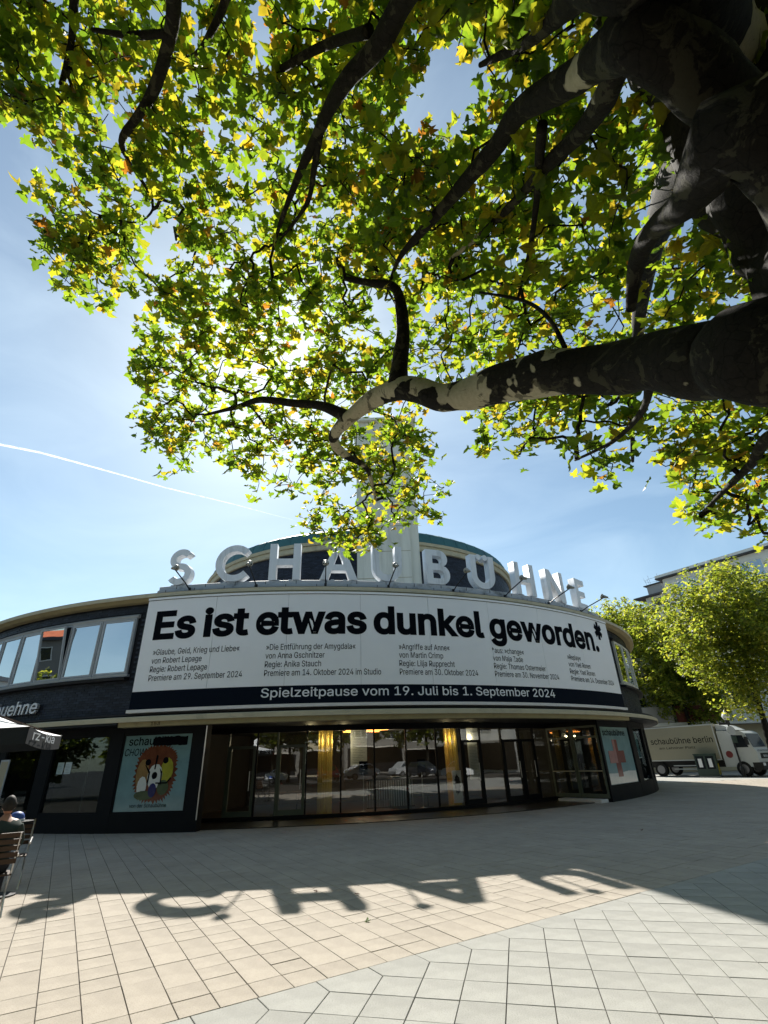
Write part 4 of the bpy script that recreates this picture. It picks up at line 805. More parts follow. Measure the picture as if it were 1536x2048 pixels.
# ------------------------------------------------------------------ cafe corner at the left: umbrella, guest, chair, table
uc = at_y(-95, 1480, 9.6); rzu = rad(22); _pn = at_y(57, 1462, 9.0); UX, UY = float(_pn[0])-1.5*(math.cos(rzu)+math.sin(rzu)), 9.0-1.5*(math.sin(rzu)-math.cos(rzu))
um = thing('cafe_umbrella', 'white square cafe umbrella with a black lettered valance at the left edge', 'umbrella', (UX, UY, 0))
hw, ze, zt_ = 1.5, 2.40, 2.98
U_ = Matrix.Translation((UX, UY, 0)) @ Matrix.Rotation(rzu, 4, 'Z')
def sag(mb, c0, c1, top, n=8):
    vs_, fs = [], []
    for i in range(n+1):
        u = i/n
        for j in range(n+1-i if False else n+1):
            t_ = j/n; p = Vector(c0)*(1-t_)+Vector(c1)*t_; q = p*(1-u)+Vector(top)*u
            q.z -= 0.10*math.sin(math.pi*t_)*(1-u)*0.5+0.16*math.sin(math.pi*u)*0.5; vs_.append(U_ @ q)
    for i in range(n):
        for j in range(n): a = i*(n+1)+j; fs.append((a, a+1, a+n+2, a+n+1))
    mb.add(vs_, fs)
cs = [(-hw, -hw, ze), (hw, -hw, ze), (hw, hw, ze), (-hw, hw, ze)]
b = MB()
for i in range(4): sag(b, cs[i], cs[(i+1) % 4], (0, 0, zt_))
b.smooth = False; o = b.build('canopy', 'umbrella_white', um); o.modifiers.new('t', 'SOLIDIFY').thickness = 0.006
b = MB()
for i in range(4):
    a, c = Vector(cs[i]), Vector(cs[(i+1) % 4]); n = 8
    vs_ = []; 
    for j in range(n+1):
        p = a*(1-j/n)+c*(j/n); p.z -= 0.05*math.sin(math.pi*j/n)
        vs_ += [U_ @ p, U_ @ (p-Vector((0, 0, 0.26)))]
    b.add(vs_, [(2*j, 2*j+1, 2*j+3, 2*j+2) for j in range(n)])
o = b.build('valance', 'umbrella_black', um); o.modifiers.new('t', 'SOLIDIFY').thickness = 0.008
b = MB(); Mv = U_ @ Matrix(((1, 0, 0, 0), (0, 0, -1, -hw-0.012), (0, 1, 0, ze-0.235), (0, 0, 0, 1)))
flat_text(b, 'schaubuehne', Mv @ Matrix.Translation((-0.75, 0.05, 0)), 1.75, 0.16, 0.02)
Mw = U_ @ Matrix(((0, 0, 1, hw+0.012), (1, 0, 0, 0), (0, 1, 0, ze-0.235), (0, 0, 0, 1)))
flat_text(b, 'rz-kia', Mw @ Matrix.Translation((-1.15, 0.05, 0)), 1.9, 0.15, 0.02); b.build('valance_lettering', 'print_white', um)
b = MB(); b.tube([(UX, UY, 0.05), (UX, UY, zt_+0.05)], 0.026, 10); b.build('pole', 'steel', um)
b = MB(); b.box((UX, UY, 0.05), (0.6, 0.6, 0.1)); b.build('base', 'concrete', um)
for i in range(4): b = MB(); b.tube([U_ @ Vector((0, 0, zt_-0.06)), U_ @ (Vector(cs[i])-Vector((0, 0, 0.02)))], 0.012, 6); b.build('rib', 'wood', um)

def cafe_chair(x, y, rz, lab):
    s = thing('cafe_chair', lab, 'chair', (x, y, 0), group='folding cafe chairs with wooden slats')
    T = Matrix.Translation((x, y, 0)) @ Matrix.Rotation(rz, 4, 'Z'); W = lambda a, c, d: T @ Vector((a, c, d))   # faces +x
    for sy in (-0.21, 0.21):
        b = MB(); b.tube([W(0.20, sy, 0.0), W(-0.18, sy, 0.48), W(-0.27, sy, 0.96)], 0.013, 8); b.tube([W(-0.26, sy, 0.0), W(0.20, sy, 0.45)], 0.013, 8); b.build('leg', 'steel', s)
        b = MB(); b.tube([W(-0.22, sy*1.12, 0.68), W(0.05, sy*1.15, 0.70), W(0.22, sy*1.12, 0.64)], 0.016, 8); b.build('armrest', 'steel', s)
    for k in range(6): b = MB(); b.box(W(-0.16+k*0.07, 0, 0.46), (0.058, 0.44, 0.016), rz=rz); b.build('seat_slat', 'wood', s)
    for k in range(5): b = MB(); b.box(W(-0.215-0.012*k, 0, 0.62+k*0.078), (0.016, 0.46, 0.058), rz=rz, ry=rad(-10)); b.build('back_slat', 'wood', s)
    return T
hp = at_y(14, 1600, 8.2); PX, PY = float(hp[0])+0.06, 8.2; PRZ = rad(128)
T = cafe_chair(PX, PY, PRZ, 'wooden slat folding chair the seated guest sits on')
cafe_chair(PX-0.9, PY+1.7, rad(-60), 'empty wooden slat folding chair across the cafe table')
# guest: one skin surface
person = thing('person', 'seated guest with short dark hair in a dark green shirt seen from behind', 'person', (PX, PY, 0))
J = {'pelvis': (-0.04, 0, 0.56, 0.145), 'waist': (-0.07, 0, 0.72, 0.135), 'chest': (-0.06, 0, 0.93, 0.155), 'upper': (-0.03, 0, 1.05, 0.115), 'neck': (0.0, 0, 1.13, 0.055), 'skull': (0.02, 0, 1.19, 0.06)}
for sd_, s_ in (('l', 1), ('r', -1)):
    J['hip'+sd_] = (0.02, 0.10*s_, 0.54, 0.095); J['thigh'+sd_] = (0.22, 0.13*s_, 0.55, 0.085); J['knee'+sd_] = (0.42, 0.15*s_, 0.52, 0.062); J['calf'+sd_] = (0.45, 0.15*s_, 0.32, 0.052); J['ankle'+sd_] = (0.44, 0.15*s_, 0.09, 0.036); J['toe'+sd_] = (0.60, 0.17*s_, 0.04, 0.032)
    J['sh'+sd_] = (-0.02, 0.18*s_, 1.04, 0.066); J['elb'+sd_] = (0.03, 0.26*s_, 0.80, 0.042); J['wri'+sd_] = (0.26, 0.17*s_, 0.72, 0.028); J['palm'+sd_] = (0.33, 0.15*s_, 0.71, 0.030)
E_ = [('pelvis', 'waist'), ('waist', 'chest'), ('chest', 'upper'), ('upper', 'neck'), ('neck', 'skull')]
for q in 'lr': E_ += [('pelvis', 'hip'+q), ('hip'+q, 'thigh'+q), ('thigh'+q, 'knee'+q), ('knee'+q, 'calf'+q), ('calf'+q, 'ankle'+q), ('ankle'+q, 'toe'+q), ('upper', 'sh'+q), ('sh'+q, 'elb'+q), ('elb'+q, 'wri'+q), ('wri'+q, 'palm'+q)]
for q, s_ in (('l', 1), ('r', -1)):
    for k, (oy, ln) in enumerate(((-0.027, 0.055), (-0.009, 0.068), (0.009, 0.064), (0.026, 0.048))):
        J['f%d%s' % (k, q)] = (0.355, 0.15*s_+oy, 0.712, 0.010); J['g%d%s' % (k, q)] = (0.355+ln*.6, 0.15*s_+oy*1.1, 0.708, 0.009); J['h%d%s' % (k, q)] = (0.355+ln, 0.15*s_+oy*1.15, 0.690, 0.008)
        E_ += [('palm'+q, 'f%d%s' % (k, q)), ('f%d%s' % (k, q), 'g%d%s' % (k, q)), ('g%d%s' % (k, q), 'h%d%s' % (k, q))]
    J['t'+q] = (0.335, 0.15*s_-0.045*s_, 0.705, 0.011); J['u'+q] = (0.37, 0.15*s_-0.055*s_, 0.695, 0.009); E_ += [('palm'+q, 't'+q), ('t'+q, 'u'+q)]
nm = list(J); me = bpy.data.meshes.new('body'); me.from_pydata([J[k][:3] for k in nm], [(nm.index(a), nm.index(c)) for a, c in E_], [])
o = bpy.data.objects.new('body_tmp', me); COL.objects.link(o); sk = o.modifiers.new('s', 'SKIN'); sk.use_smooth_shade = True; ss = o.modifiers.new('d', 'SUBSURF'); ss.levels = ss.render_levels = 2
for i, k in enumerate(nm): me.skin_vertices[0].data[i].radius = (J[k][3], J[k][3]*(1.25 if k in ('pelvis', 'waist', 'chest') else 1)); me.skin_vertices[0].data[i].use_root = (k == 'pelvis')
bpy.context.view_layer.update(); dg = bpy.context.evaluated_depsgraph_get(); bm_ = bpy.data.meshes.new_from_object(o.evaluated_get(dg)); bpy.data.objects.remove(o)
vv = [tuple(v.co) for v in bm_.vertices]; ff = [tuple(p.vertices) for p in bm_.polygons]
hb = MB(); hb.add(vv, ff)
def headshape(mb, c, s=1.0, mi=0):
    n, k = 24, 18; vs_ = []
    for i in range(k+1):
        ph = math.pi*i/k
        for j in range(n):
            th = 2*math.pi*j/n; x, y, z = math.sin(ph)*math.cos(th), math.sin(ph)*math.sin(th), math.cos(ph)
            X, Y, Z = x*0.098, y*0.076, z*0.122
            if z < 0: X *= 1-0.18*(-z); Y *= 1-0.35*(-z)
            if x > 0.6 and abs(y) < 0.25 and -0.35 < z < 0.1: X += 0.022*(1-abs(y)/0.25)*(1 if z < -0.1 else 0.5)     # nose
            if x > 0.75 and 0.12 < abs(y) < 0.45 and 0.0 < z < 0.2: X -= 0.012      # eye sockets
            if x > 0.6 and abs(y) < 0.35 and -0.62 < z < -0.48: X += 0.006            # lips
            if abs(y) > 0.9 and abs(z) < 0.25 and -0.35 < x < 0.1: Y *= 1.16          # ears
            vs_.append((c[0]+X*s, c[1]+Y*s, c[2]+Z*s))
    fs = [(i*n+j, (i+1)*n+j, (i+1)*n+(j+1) % n, i*n+(j+1) % n) for i in range(k) for j in range(n)]
    mb.add(vs_, fs, mi)
headshape(hb, (0.035, 0, 1.27))
TB = Matrix.Translation((PX, PY, 0)) @ Matrix.Rotation(PRZ, 4, 'Z')
raw = list(hb.v); hb.v = [tuple(TB @ Vector(v)) for v in hb.v]
for i, f in enumerate(hb.f):
    c = sum((Vector(raw[k]) for k in f), Vector())/len(f)
    hb.mi[i] = 0 if (c.z > 1.10 or (c.x > 0.22 and 0.64 < c.z < 0.78 and abs(c.y) < 0.30 and c.x > 0.2)) else (1 if c.z > 0.60 else 2)
    if c.z < 0.085: hb.mi[i] = 3
hb.smooth = True; hb.build('body', ['skin', 'shirt', 'trousers', 'rubber'], person)
hh = MB(); headshape(hh, (0.027, 0, 1.283), 1.08); vs_ = hh.v
hh.f = [f for f in hh.f if (lambda c: (c[0] < 0.03 or c[2] > 1.335) and c[2] > 1.215+0.5*max(0, c[0]+0.03))(sum((Vector(vs_[k]) for k in f), Vector())/len(f))]; hh.mi = [0]*len(hh.f)
hh.v = [tuple(TB @ Vector(v)) for v in hh.v]; hh.smooth = True; hh.build('hair', 'hair', person)
tq = at_y(38, 1625, 9.4); TX, TY = float(tq[0]), 9.4
tb = thing('cafe_table', 'small round cafe table beside the seated guest', 'table', (TX, TY, 0))
b = MB(); b.cyl((TX, TY, 0.97), 0.24, 0.025, 24); b.build('tabletop', 'frame_dark', tb); b = MB(); b.tube([(TX, TY, 0.02), (TX, TY, 0.97)], 0.025, 8); b.build('leg', 'black_metal', tb); b = MB(); b.cyl((TX, TY, 0.0), 0.24, 0.02, 20); b.build('base', 'black_metal', tb)
cp_ = thing('cap', 'blue and white peaked cap lying on the cafe table', 'cap', (TX, TY-0.05, 1.0))
b = MB(); b.lathe((TX+0.02, TY-0.05, 0.996), [(0.105, 0), (0.11, 0.03), (0.10, 0.085), (0.07, 0.125), (0.02, 0.14)], 20); b.smooth = True; b.build('crown', 'cap_blue', cp_)
b = MB(); b.lathe((TX+0.02, TY-0.05, 0.998), [(0.113, 0.002), (0.115, 0.02), (0.112, 0.035)], 20); b.build('band', 'print_white', cp_)
b = MB(); b.prism([(0.09*math.cos(a), -0.09+0.13*math.sin(a)*-1) for a in np.linspace(0, math.pi, 12)], Matrix.Translation((TX+0.02, TY-0.08, 1.012)), 0.008); b.build('peak', 'print_white', cp_)
# things by the far left door: menu board in a frame
mbd = thing('menu_board', 'tall narrow framed menu board standing beside the cafe door', 'board', CP(-23.2, 20.3, 0))
M = CM(-23.3, 20.35, 0.55); b = MB(); b.prism([(-.22, 0), (.22, 0), (.22, 1.55), (-.22, 1.55)], M, 0.03); b.build('frame', 'frame_grey', mbd)
b = MB(); b.prism([(-.18, .05), (.18, .05), (.18, 1.50), (-.18, 1.50)], M @ Matrix.Translation((0, 0, 0.004)), 0.003); b.build('sheet', 'facade_beige', mbd)
for sx in (-.2, .2): b = MB(); b.box(M @ Vector((sx, -0.275, -0.02)), (0.03, 0.03, 0.55)); b.build('leg', 'frame_grey', mbd)
# fallen leaves
def leaf_mesh_verts(s=1.0, cup=0.12, ser=0):
    """five-lobed plane leaf, stalk at origin, tip along +y"""
    rr2 = random.Random(ser); pts = []
    for a, r in ((-90, .08), (-62, .30), (-38, .52), (-22, .36), (-4, .62), (8, .78), (20, .50), (38, .44), (58, .66), (74, .78), (90, 1.0), (106, .78), (122, .66), (142, .44), (160, .50), (172, .78), (184, .62), (202, .36), (218, .52), (242, .30)):
        r *= rr2.uniform(0.90, 1.10); pts.append((r*math.cos(rad(a)), r*math.sin(rad(a))))
    wv = [rr2.uniform(-0.09, 0.09) for _ in pts]; ph = rr2.uniform(0, 6)
    vs_ = [(0, 0.12, 0)]+[(x, y+0.12, cup*(x*x*1.3+y*y*0.5)-0.42*abs(x)*(0.5+cup)+wv[i]+0.10*math.sin(5*y+ph)) for i, (x, y) in enumerate(pts)]; n = len(pts)
    vs_ = [(x*s*0.5, y*s*0.5, z*s*0.5) for x, y, z in vs_]
    return vs_, [(0, 1+i, 1+(i+1) % n) for i in range(n)]
flab = {(735, 1842): 'curled yellow leaf lying on the sunny beige slabs', (634, 1782): 'small brown leaf in the bright gap of the letter shadow', (714, 1787): 'tiny brown leaf scrap on the beige slabs right of the letter shadow', (1283, 1660): 'small pale leaf on the shaded paving at the right'}
for i, ((x, y), lab) in enumerate(flab.items()):
    p = at_z(x, y, 0.012); vv, ff = leaf_mesh_verts(0.10 if i else 0.11, 0.7, i); me = bpy.data.meshes.new('fallen_leaf'); me.from_pydata(vv, [], ff); me.materials.append(MATS['plane_leaf' if i == 0 else 'poster_brown'])
    o = link('fallen_leaf', me, None, None, lab, 'leaf', 'fallen leaves on the paving'); o.location = tuple(p); o.rotation_euler = (0.1, -0.15, i*1.7)

# ------------------------------------------------------------------ street at the right
def wheel(mb_parent, W, x, y, r, wd=0.24):
    b = MB(); b.lathe((0, 0, 0), [(r*0.62, -wd/2), (r*0.95, -wd/2), (r, -wd/2+0.03), (r, wd/2-0.03), (r*0.95, wd/2), (r*0.62, wd/2)], 24, M=W @ Matrix.Translation((x, y, r)) @ Matrix.Rotation(math.pi/2, 4, 'X')); o = b.build('wheel', 'rubber', mb_parent)
    b = MB(); b.lathe((0, 0, 0), [(r*0.60, -wd/2-0.01), (r*0.35, -wd/2+0.03), (r*0.1, -wd/2+0.0), (r*0.1, wd/2), (r*0.35, wd/2-0.03), (r*0.60, wd/2+0.01)], 16, M=W @ Matrix.Translation((x, y, r)) @ Matrix.Rotation(math.pi/2, 4, 'X')); b.build('rim', 'hub', o)
K = at_z(1530, 1554, 0); TRZ = math.atan2(-0.80, 0.60)
TM = Matrix.Translation((K[0], K[1], 0)) @ Matrix.Rotation(TRZ, 4, 'Z') @ Matrix.Scale(1.06, 4) @ Matrix.Translation((0, 1.1, 0))    # front right corner on K
tr = thing('box_truck', 'beige and white theatre box truck parked beneath the street trees', 'truck', (K[0], K[1], 0))
def tb_(name, mt, polys, parent=tr):
    b = MB()
    for q in polys: q(b)
    return b.build(name, mt, parent)
def bx(x0, x1, y0, y1, z0, z1):
    def f(mb):
        vs_ = [TM @ Vector((x, y, z)) for z in (z0, z1) for y in (y0, y1) for x in (x0, x1)]; mb.add(vs_, [(0, 2, 3, 1), (4, 5, 7, 6), (0, 1, 5, 4), (2, 6, 7, 3), (0, 4, 6, 2), (1, 3, 7, 5)])
    return f
def sidepoly(pts, y0, y1):
    def f(mb):
        n = len(pts); mb.add([TM @ Vector((x, y0, z)) for x, z in pts]+[TM @ Vector((x, y1, z)) for x, z in pts], [tuple(range(n)), tuple(reversed(range(n, 2*n)))]+[((i+1) % n, i, n+i, n+(i+1) % n) for i in range(n)])
    return f
tb_('box', 'truck_box', [bx(-7.6, -2.05, -1.15, 1.15, 0.95, 3.05)])
tb_('box_rim', 'truck_white', [bx(-7.62, -2.03, -1.165, -1.151, 2.98, 3.06), bx(-7.62, -2.03, -1.165, -1.151, 0.94, 1.0), bx(-2.1, -2.03, -1.165, -1.151, 1.0, 2.98)])
tb_('cab', 'truck_white', [sidepoly([(-1.95, 0.55), (-0.05, 0.55), (0.0, 1.35), (-0.14, 1.6), (-0.38, 2.42), (-0.6, 2.56), (-1.95, 2.62)], -1.08, 1.08)])
tb_('wind_deflector', 'truck_white', [sidepoly([(-1.95, 2.63), (-0.95, 2.63), (-1.5, 2.92), (-1.95, 3.0)], -0.95, 0.95)])
tb_('windscreen', 'car_glass', [sidepoly([(-0.115, 1.62), (-0.355, 2.38), (-0.38, 2.38), (-0.14, 1.62)], -0.98, 0.98)])
tb_('side_window', 'car_glass', [sidepoly([(-0.35, 1.62), (-0.52, 2.30), (-1.15, 2.32), (-1.15, 1.62)], -1.092, -1.081)])
tb_('grille', 'truck_under', [bx(-0.02, 0.022, -0.62, 0.62, 0.98, 1.28)]); tb_('bumper', 'truck_under', [bx(-0.4, 0.12, -1.1, 1.1, 0.38, 0.78)])
for sy in (-0.86, 0.86): tb_('headlight', 'lamp_glass', [bx(0.121, 0.135, sy-0.16, sy+0.16, 0.60, 0.76)])
tb_('mirror', 'truck_under', [bx(-0.35, -0.22, -1.38, -1.16, 1.75, 2.2), bx(-0.30, -0.27, -1.2, -1.08, 1.95, 2.0)])
tb_('chassis', 'truck_under', [bx(-7.5, -0.4, -0.9, 0.9, 0.55, 0.9)]); tb_('side_guard', 'truck_white', [bx(-5.2, -2.9, -1.1, -1.07, 0.62, 0.68), bx(-5.2, -2.9, -1.1, -1.07, 0.42, 0.48)])
for wx_ in (-0.95, -6.1):
    for wy_ in (-0.98, 0.98): wheel(tr, TM, wx_, wy_, 0.43)
b = MB(); MT = TM @ Matrix(((1, 0, 0, -6.35), (0, 0, -1, -1.156), (0, 1, 0, 1.98), (0, 0, 0, 1))); flat_text(b, 'schaubühne berlin', MT, 4.1, 0.36, 0.008); flat_text(b, 'am Lehniner Platz', MT @ Matrix.Translation((0.5, -0.32, 0)), 2.4, 0.14, 0.004); b.build('box_lettering', 'print_black', tr)
b = MB(); MF = TM @ Matrix(((0, 0, 1, 0.0), (1, 0, 0, -0.85), (0, 1, 0, 1.39), (0, 0, 0, 1)))
MF = TM @ Matrix.Translation((-0.012, 0, 0)) @ Matrix(((0, 0, 1, 0.0), (1, 0, 0, -0.88), (0, 1, 0, 1.37), (0, 0, 0, 1))); flat_text(b, 'schaubühne berlin', MF, 1.7, 0.13, 0.008); b.build('front_lettering', 'print_black', tr)
b = MB(); flat_text(b, 'MAN', TM @ Matrix(((0, 0, 1, 0.028), (1, 0, 0, -0.3), (0, 1, 0, 1.06), (0, 0, 0, 1))), 0.6, 0.12, 0.02); b.build('grille_lettering', 'print_white', tr)
b = MB(); b.lathe((0, 0, 0), [(0.2, 0.0), (0.2, 0.012), (0.01, 0.014)], 24, M=TM @ Matrix.Translation((-1.55, -1.08, 1.25)) @ Matrix.Rotation(math.pi/2, 4, 'X')); b.build('door_emblem', 'logo_red', tr)
tb_('warning_sticker', 'paper', [bx(-6.9, -6.6, -1.158, -1.151, 1.25, 1.6)])
# green display cabinet with a warning triangle
kc = at_z(1397, 1553, 0); km = Matrix.Translation((kc[0], kc[1]-1.5, 0)) @ Matrix.Rotation(rad(-38), 4, 'Z')
kk = thing('display_cabinet', 'dark green street cabinet with glass notice cases in front of the truck', 'cabinet', (kc[0], kc[1]-1.5, 0))
def kbx(name, mt, x0, x1, y0, y1, z0, z1):
    b = MB(); b.add([km @ Vector((x, y, z)) for z in (z0, z1) for y in (y0, y1) for x in (x0, x1)], [(0, 2, 3, 1), (4, 5, 7, 6), (0, 1, 5, 4), (2, 6, 7, 3), (0, 4, 6, 2), (1, 3, 7, 5)]); return b.build(name, mt, kk)
kbx('body', 'kiosk_green', -0.62, 0.62, -0.35, 0.35, 0.08, 1.36); kbx('plinth', 'concrete', -0.6, 0.6, -0.33, 0.33, -0.01, 0.08); kbx('lid', 'kiosk_green', -0.66, 0.66, -0.39, 0.39, 1.362, 1.41)
for x_ in (-0.31, 0.28): kbx('notice_case', 'car_glass', x_-0.24, x_+0.24, -0.372, -0.352, 0.5, 1.26); kbx('notice', 'paper', x_-0.12, x_+0.10, -0.378, -0.373, 0.6, 1.12)
b = MB()
TT = [(-0.34, 0, .18), (0.34, 0, .18), (0, 0, .80)]
for i in range(3): b.tube([km @ Vector((0.64, TT[i][0], TT[i][2])), km @ Vector((0.64, TT[(i+1) % 3][0], TT[(i+1) % 3][2]))], 0.02, 6)
b.build('warning_triangle', 'warning_yellow', kk)
# street lamp with round sign
lp_ = at_z(1489, 1551, 0); lx, ly = float(lp_[0]), float(lp_[1])-2.0; lx *= (ly/lp_[1]); 
ltop = 3.75; sl = thing('street_lamp', 'short black street lamp with globe head and a round traffic sign', 'street lamp', (lx, ly, 0))
b = MB(); b.lathe((lx, ly, 0), [(0.11, 0), (0.11, 0.5), (0.06, 0.6), (0.05, 3.2), (0.09, 3.25), (0.16, 3.36), (0.05, 3.4)], 12); b.build('post', 'black_metal', sl)
b = MB(); b.lathe((lx, ly, 3.36), [(0.06, 0), (0.20, 0.1), (0.25, 0.26), (0.20, 0.42), (0.07, 0.52), (0.06, 0.58), (0.02, 0.66)], 16); b.smooth = True; b.build('globe', 'lamp_glass', sl)
b = MB(); b.box((lx-0.25, ly-0.02, 3.18), (0.75, 0.05, 0.16)); b.build('street_name_plate', 'black_metal', sl)
b = MB(); b.lathe((lx, ly-0.08, 2.75), [(0.28, 0), (0.28, 0.02)], 24, M=Matrix.Rotation(math.pi/2, 4, 'X')); b.build('round_sign', 'frame_grey', sl); b = MB(); b.box((lx+0.03, ly-0.1, 2.2), (0.34, 0.03, 0.42)); b.build('small_sign', 'kiosk_green', sl)
# apartment block behind
A = at_z(1322, 1152, 25.5)[:2]; B = at_z(1536, 1088, 25.5)[:2]
fd = (B-A)/np.linalg.norm(B-A); A2 = A-fd*0.0; FL = 46.0
frz = math.atan2(fd[1], fd[0]); FM = Matrix.Translation((A2[0], A2[1], 0)) @ Matrix.Rotation(frz, 4, 'Z') @ Matrix.Diagonal((1.34, 1.34, 1.34, 1))   # x along facade, -y towards us
apt = thing('apartment_block', 'long white apartment block with blue-reflecting windows behind the street trees', 'building', (A2[0], A2[1], 0))
def fbx(name, mt, x0, x1, y0, y1, z0, z1, par=apt, lab=None):
    b = MB(); b.add([FM @ Vector((x, y, z)) for z in (z0, z1) for y in (y0, y1) for x in (x0, x1)], [(0, 2, 3, 1), (4, 5, 7, 6), (0, 1, 5, 4), (2, 6, 7, 3), (0, 4, 6, 2), (1, 3, 7, 5)]); return b.build(name, mt, par, label=lab)
def windows(par, x0, x1, n, z0, z1, yf, wd, fm='facade_white', gm='far_glass'):
    for k in range(n):
        xc = x0+(x1-x0)*(k+0.5)/n
        f = MB()
        for (a_, c_, p, q) in ((-wd/2, -wd/2+0.08, z0, z1), (wd/2-0.08, wd/2, z0, z1), (-wd/2+0.08, wd/2-0.08, z0, z0+0.08), (-wd/2+0.08, wd/2-0.08, z1-0.08, z1), (-0.03, 0.03, z0+0.08, z1-0.08)):
            f.add([FM @ Vector((xc+x, y, z)) for z in (p, q) for y in (yf-0.07, yf-0.005) for x in (a_, c_)], [(0, 2, 3, 1), (4, 5, 7, 6), (0, 1, 5, 4), (2, 6, 7, 3), (0, 4, 6, 2), (1, 3, 7, 5)])
        fo = f.build('window', fm, par)
        p_ = MB(); p_.add([FM @ Vector((xc+x, y, z)) for z in (z0+0.08, z1-0.08) for y in (yf-0.03, yf-0.01) for x in (-wd/2+0.08, wd/2-0.08)], [(0, 2, 3, 1), (4, 5, 7, 6), (0, 1, 5, 4), (2, 6, 7, 3), (0, 4, 6, 2), (1, 3, 7, 5)]); p_.build('pane', gm, fo)
fbx('wall', 'facade_white', 0, FL, 0, 12, 0, 18.6); fbx('roof', 'facade_white', -0.5, FL, -0.5, 12.5, 18.75, 19.05); fbx('roof_edge', 'roof_dark', -0.55, FL, -0.55, 12.5, 18.62, 18.74)
for z in (16.2, 13.2, 10.2, 7.2): windows(apt, 0.8, FL-1, 14, z, z+1.75, 0, 2.2)
fbx('cornice_line', 'facade_grey', 0, FL, -0.12, -0.005, 15.3, 15.45)
fbx('side_wing', 'facade_white', -7.5, -0.55, 2.0, 10, 0, 16.0); fbx('wing_roof', 'facade_white', -8.6, -0.55, 1.2, 10.5, 16.0, 16.22); fbx('wing_roof_edge', 'roof_dark', -8.65, -0.55, 1.15, 10.5, 16.23, 16.33)
fbx('upper_balcony', 'facade_white', -6.4, -0.56, 0.9, 1.99, 13.6, 13.8); fbx('wing_attic', 'facade_white', -4.0, -0.56, 3.2, 8, 16.34, 17.9); fbx('attic_window', 'awning_blue', -2.9, -0.9, 3.14, 3.195, 16.7, 17.6)
fbx('attic_roof', 'roof_dark', -5.2, -0.56, 2.6, 8.5, 17.92, 18.08); fbx('chimney', 'facade_grey', -3.9, -2.1, 4, 5.4, 18.09, 19.5); fbx('chimney_cap', 'roof_dark', -4.2, -1.8, 3.8, 5.6, 19.52, 19.62)
b = MB()
for k in range(7): a_ = k*math.pi*2/7; b.tube([FM @ Vector((-3+1.0*math.cos(a_), 4.7+0.8*math.sin(a_), 19.62)), FM @ Vector((-3+1.25*math.cos(a_), 4.7+1*math.sin(a_), 20.7))], 0.02, 4)
b.tube([FM @ Vector((-3+1.15*math.cos(a_), 4.7+0.9*math.sin(a_), 20.3)) for a_ in np.linspace(0, 2*math.pi, 16)], 0.02, 4); b.build('aerial_cage', 'roof_dark', apt)
windows(apt, -7, -1, 2, 10.5, 12.5, 2.0, 2.2)
# low front range with balconies behind the truck
G0 = at_z(1335, 1455, 3.6)[:2]; lowb = thing('balcony_house', 'low white house with red and white balcony fronts behind the truck', 'building', (G0[0], G0[1]+6, 0))
FMsave = FM; FM = Matrix.Translation((at_y(1290, 1500, 48)[0], 48, 0)) @ Matrix.Rotation(rad(-4), 4, 'Z')
fbx('wall', 'facade_white', -2, 40, 0, 6, 0, 9.5, lowb); fbx('floor_band', 'facade_white', -2, 40, -1.4, -0.005, 3.55, 3.8, lowb); fbx('shop_front', 'facade_beige', -2, 40, -0.3, -0.006, 0, 3.5, lowb)
for k in range(9):
    m_ = ['facade_grey', 'balcony_red', 'facade_white', 'balcony_red', 'facade_grey'][k % 5]
    fbx('balcony_front', m_, -1.8+k*4.6, 2.5+k*4.6, -1.45, -1.38, 3.82, 5.1, lowb)
windows(lowb, -1.8, 38, 12, 4.6, 7.4, 0, 2.6, 'facade_white', 'car_glass')
fbx('awning', 'awning_blue', 12.5, 17.5, -2.0, -0.31, 2.5, 3.5, lowb)
FM = FMsave

# ------------------------------------------------------------------ leaf clouds
LEAFV = []
for k in range(9):
    vv, ff = leaf_mesh_verts(1.0, [0.35, 0.8, 0.15, 1.1, 0.5, 0.6, 0.05, 1.3, 0.4][k], k); LEAFV.append((np.array(vv), np.array(ff)))
SMALLV = [(np.array([(0, -.1, 0), (.42, .12, .08), (.22, .40, .02), (.30, .72, .10), (0, 1.0, 0), (-.30, .72, .10), (-.22, .40, .02), (-.42, .12, .08), (0, .3, -.03)])*np.array([1, 1, 1]), np.array([(8, i, (i+1) % 8) for i in range(8)]))]
def frames(n, r, tilt=0.75, out=None):
    nn = np.c_[r.normal(0, tilt, n), r.normal(0, tilt, n), np.ones(n)]
    if out is not None: nn = nn+out
    nn /= np.linalg.norm(nn, axis=1)[:, None]
    a = r.normal(size=(n, 3)); a[:, 2] -= 0.6; a -= nn*(a*nn).sum(1)[:, None]; a /= np.linalg.norm(a, axis=1)[:, None]
    return np.cross(a, nn), a, nn
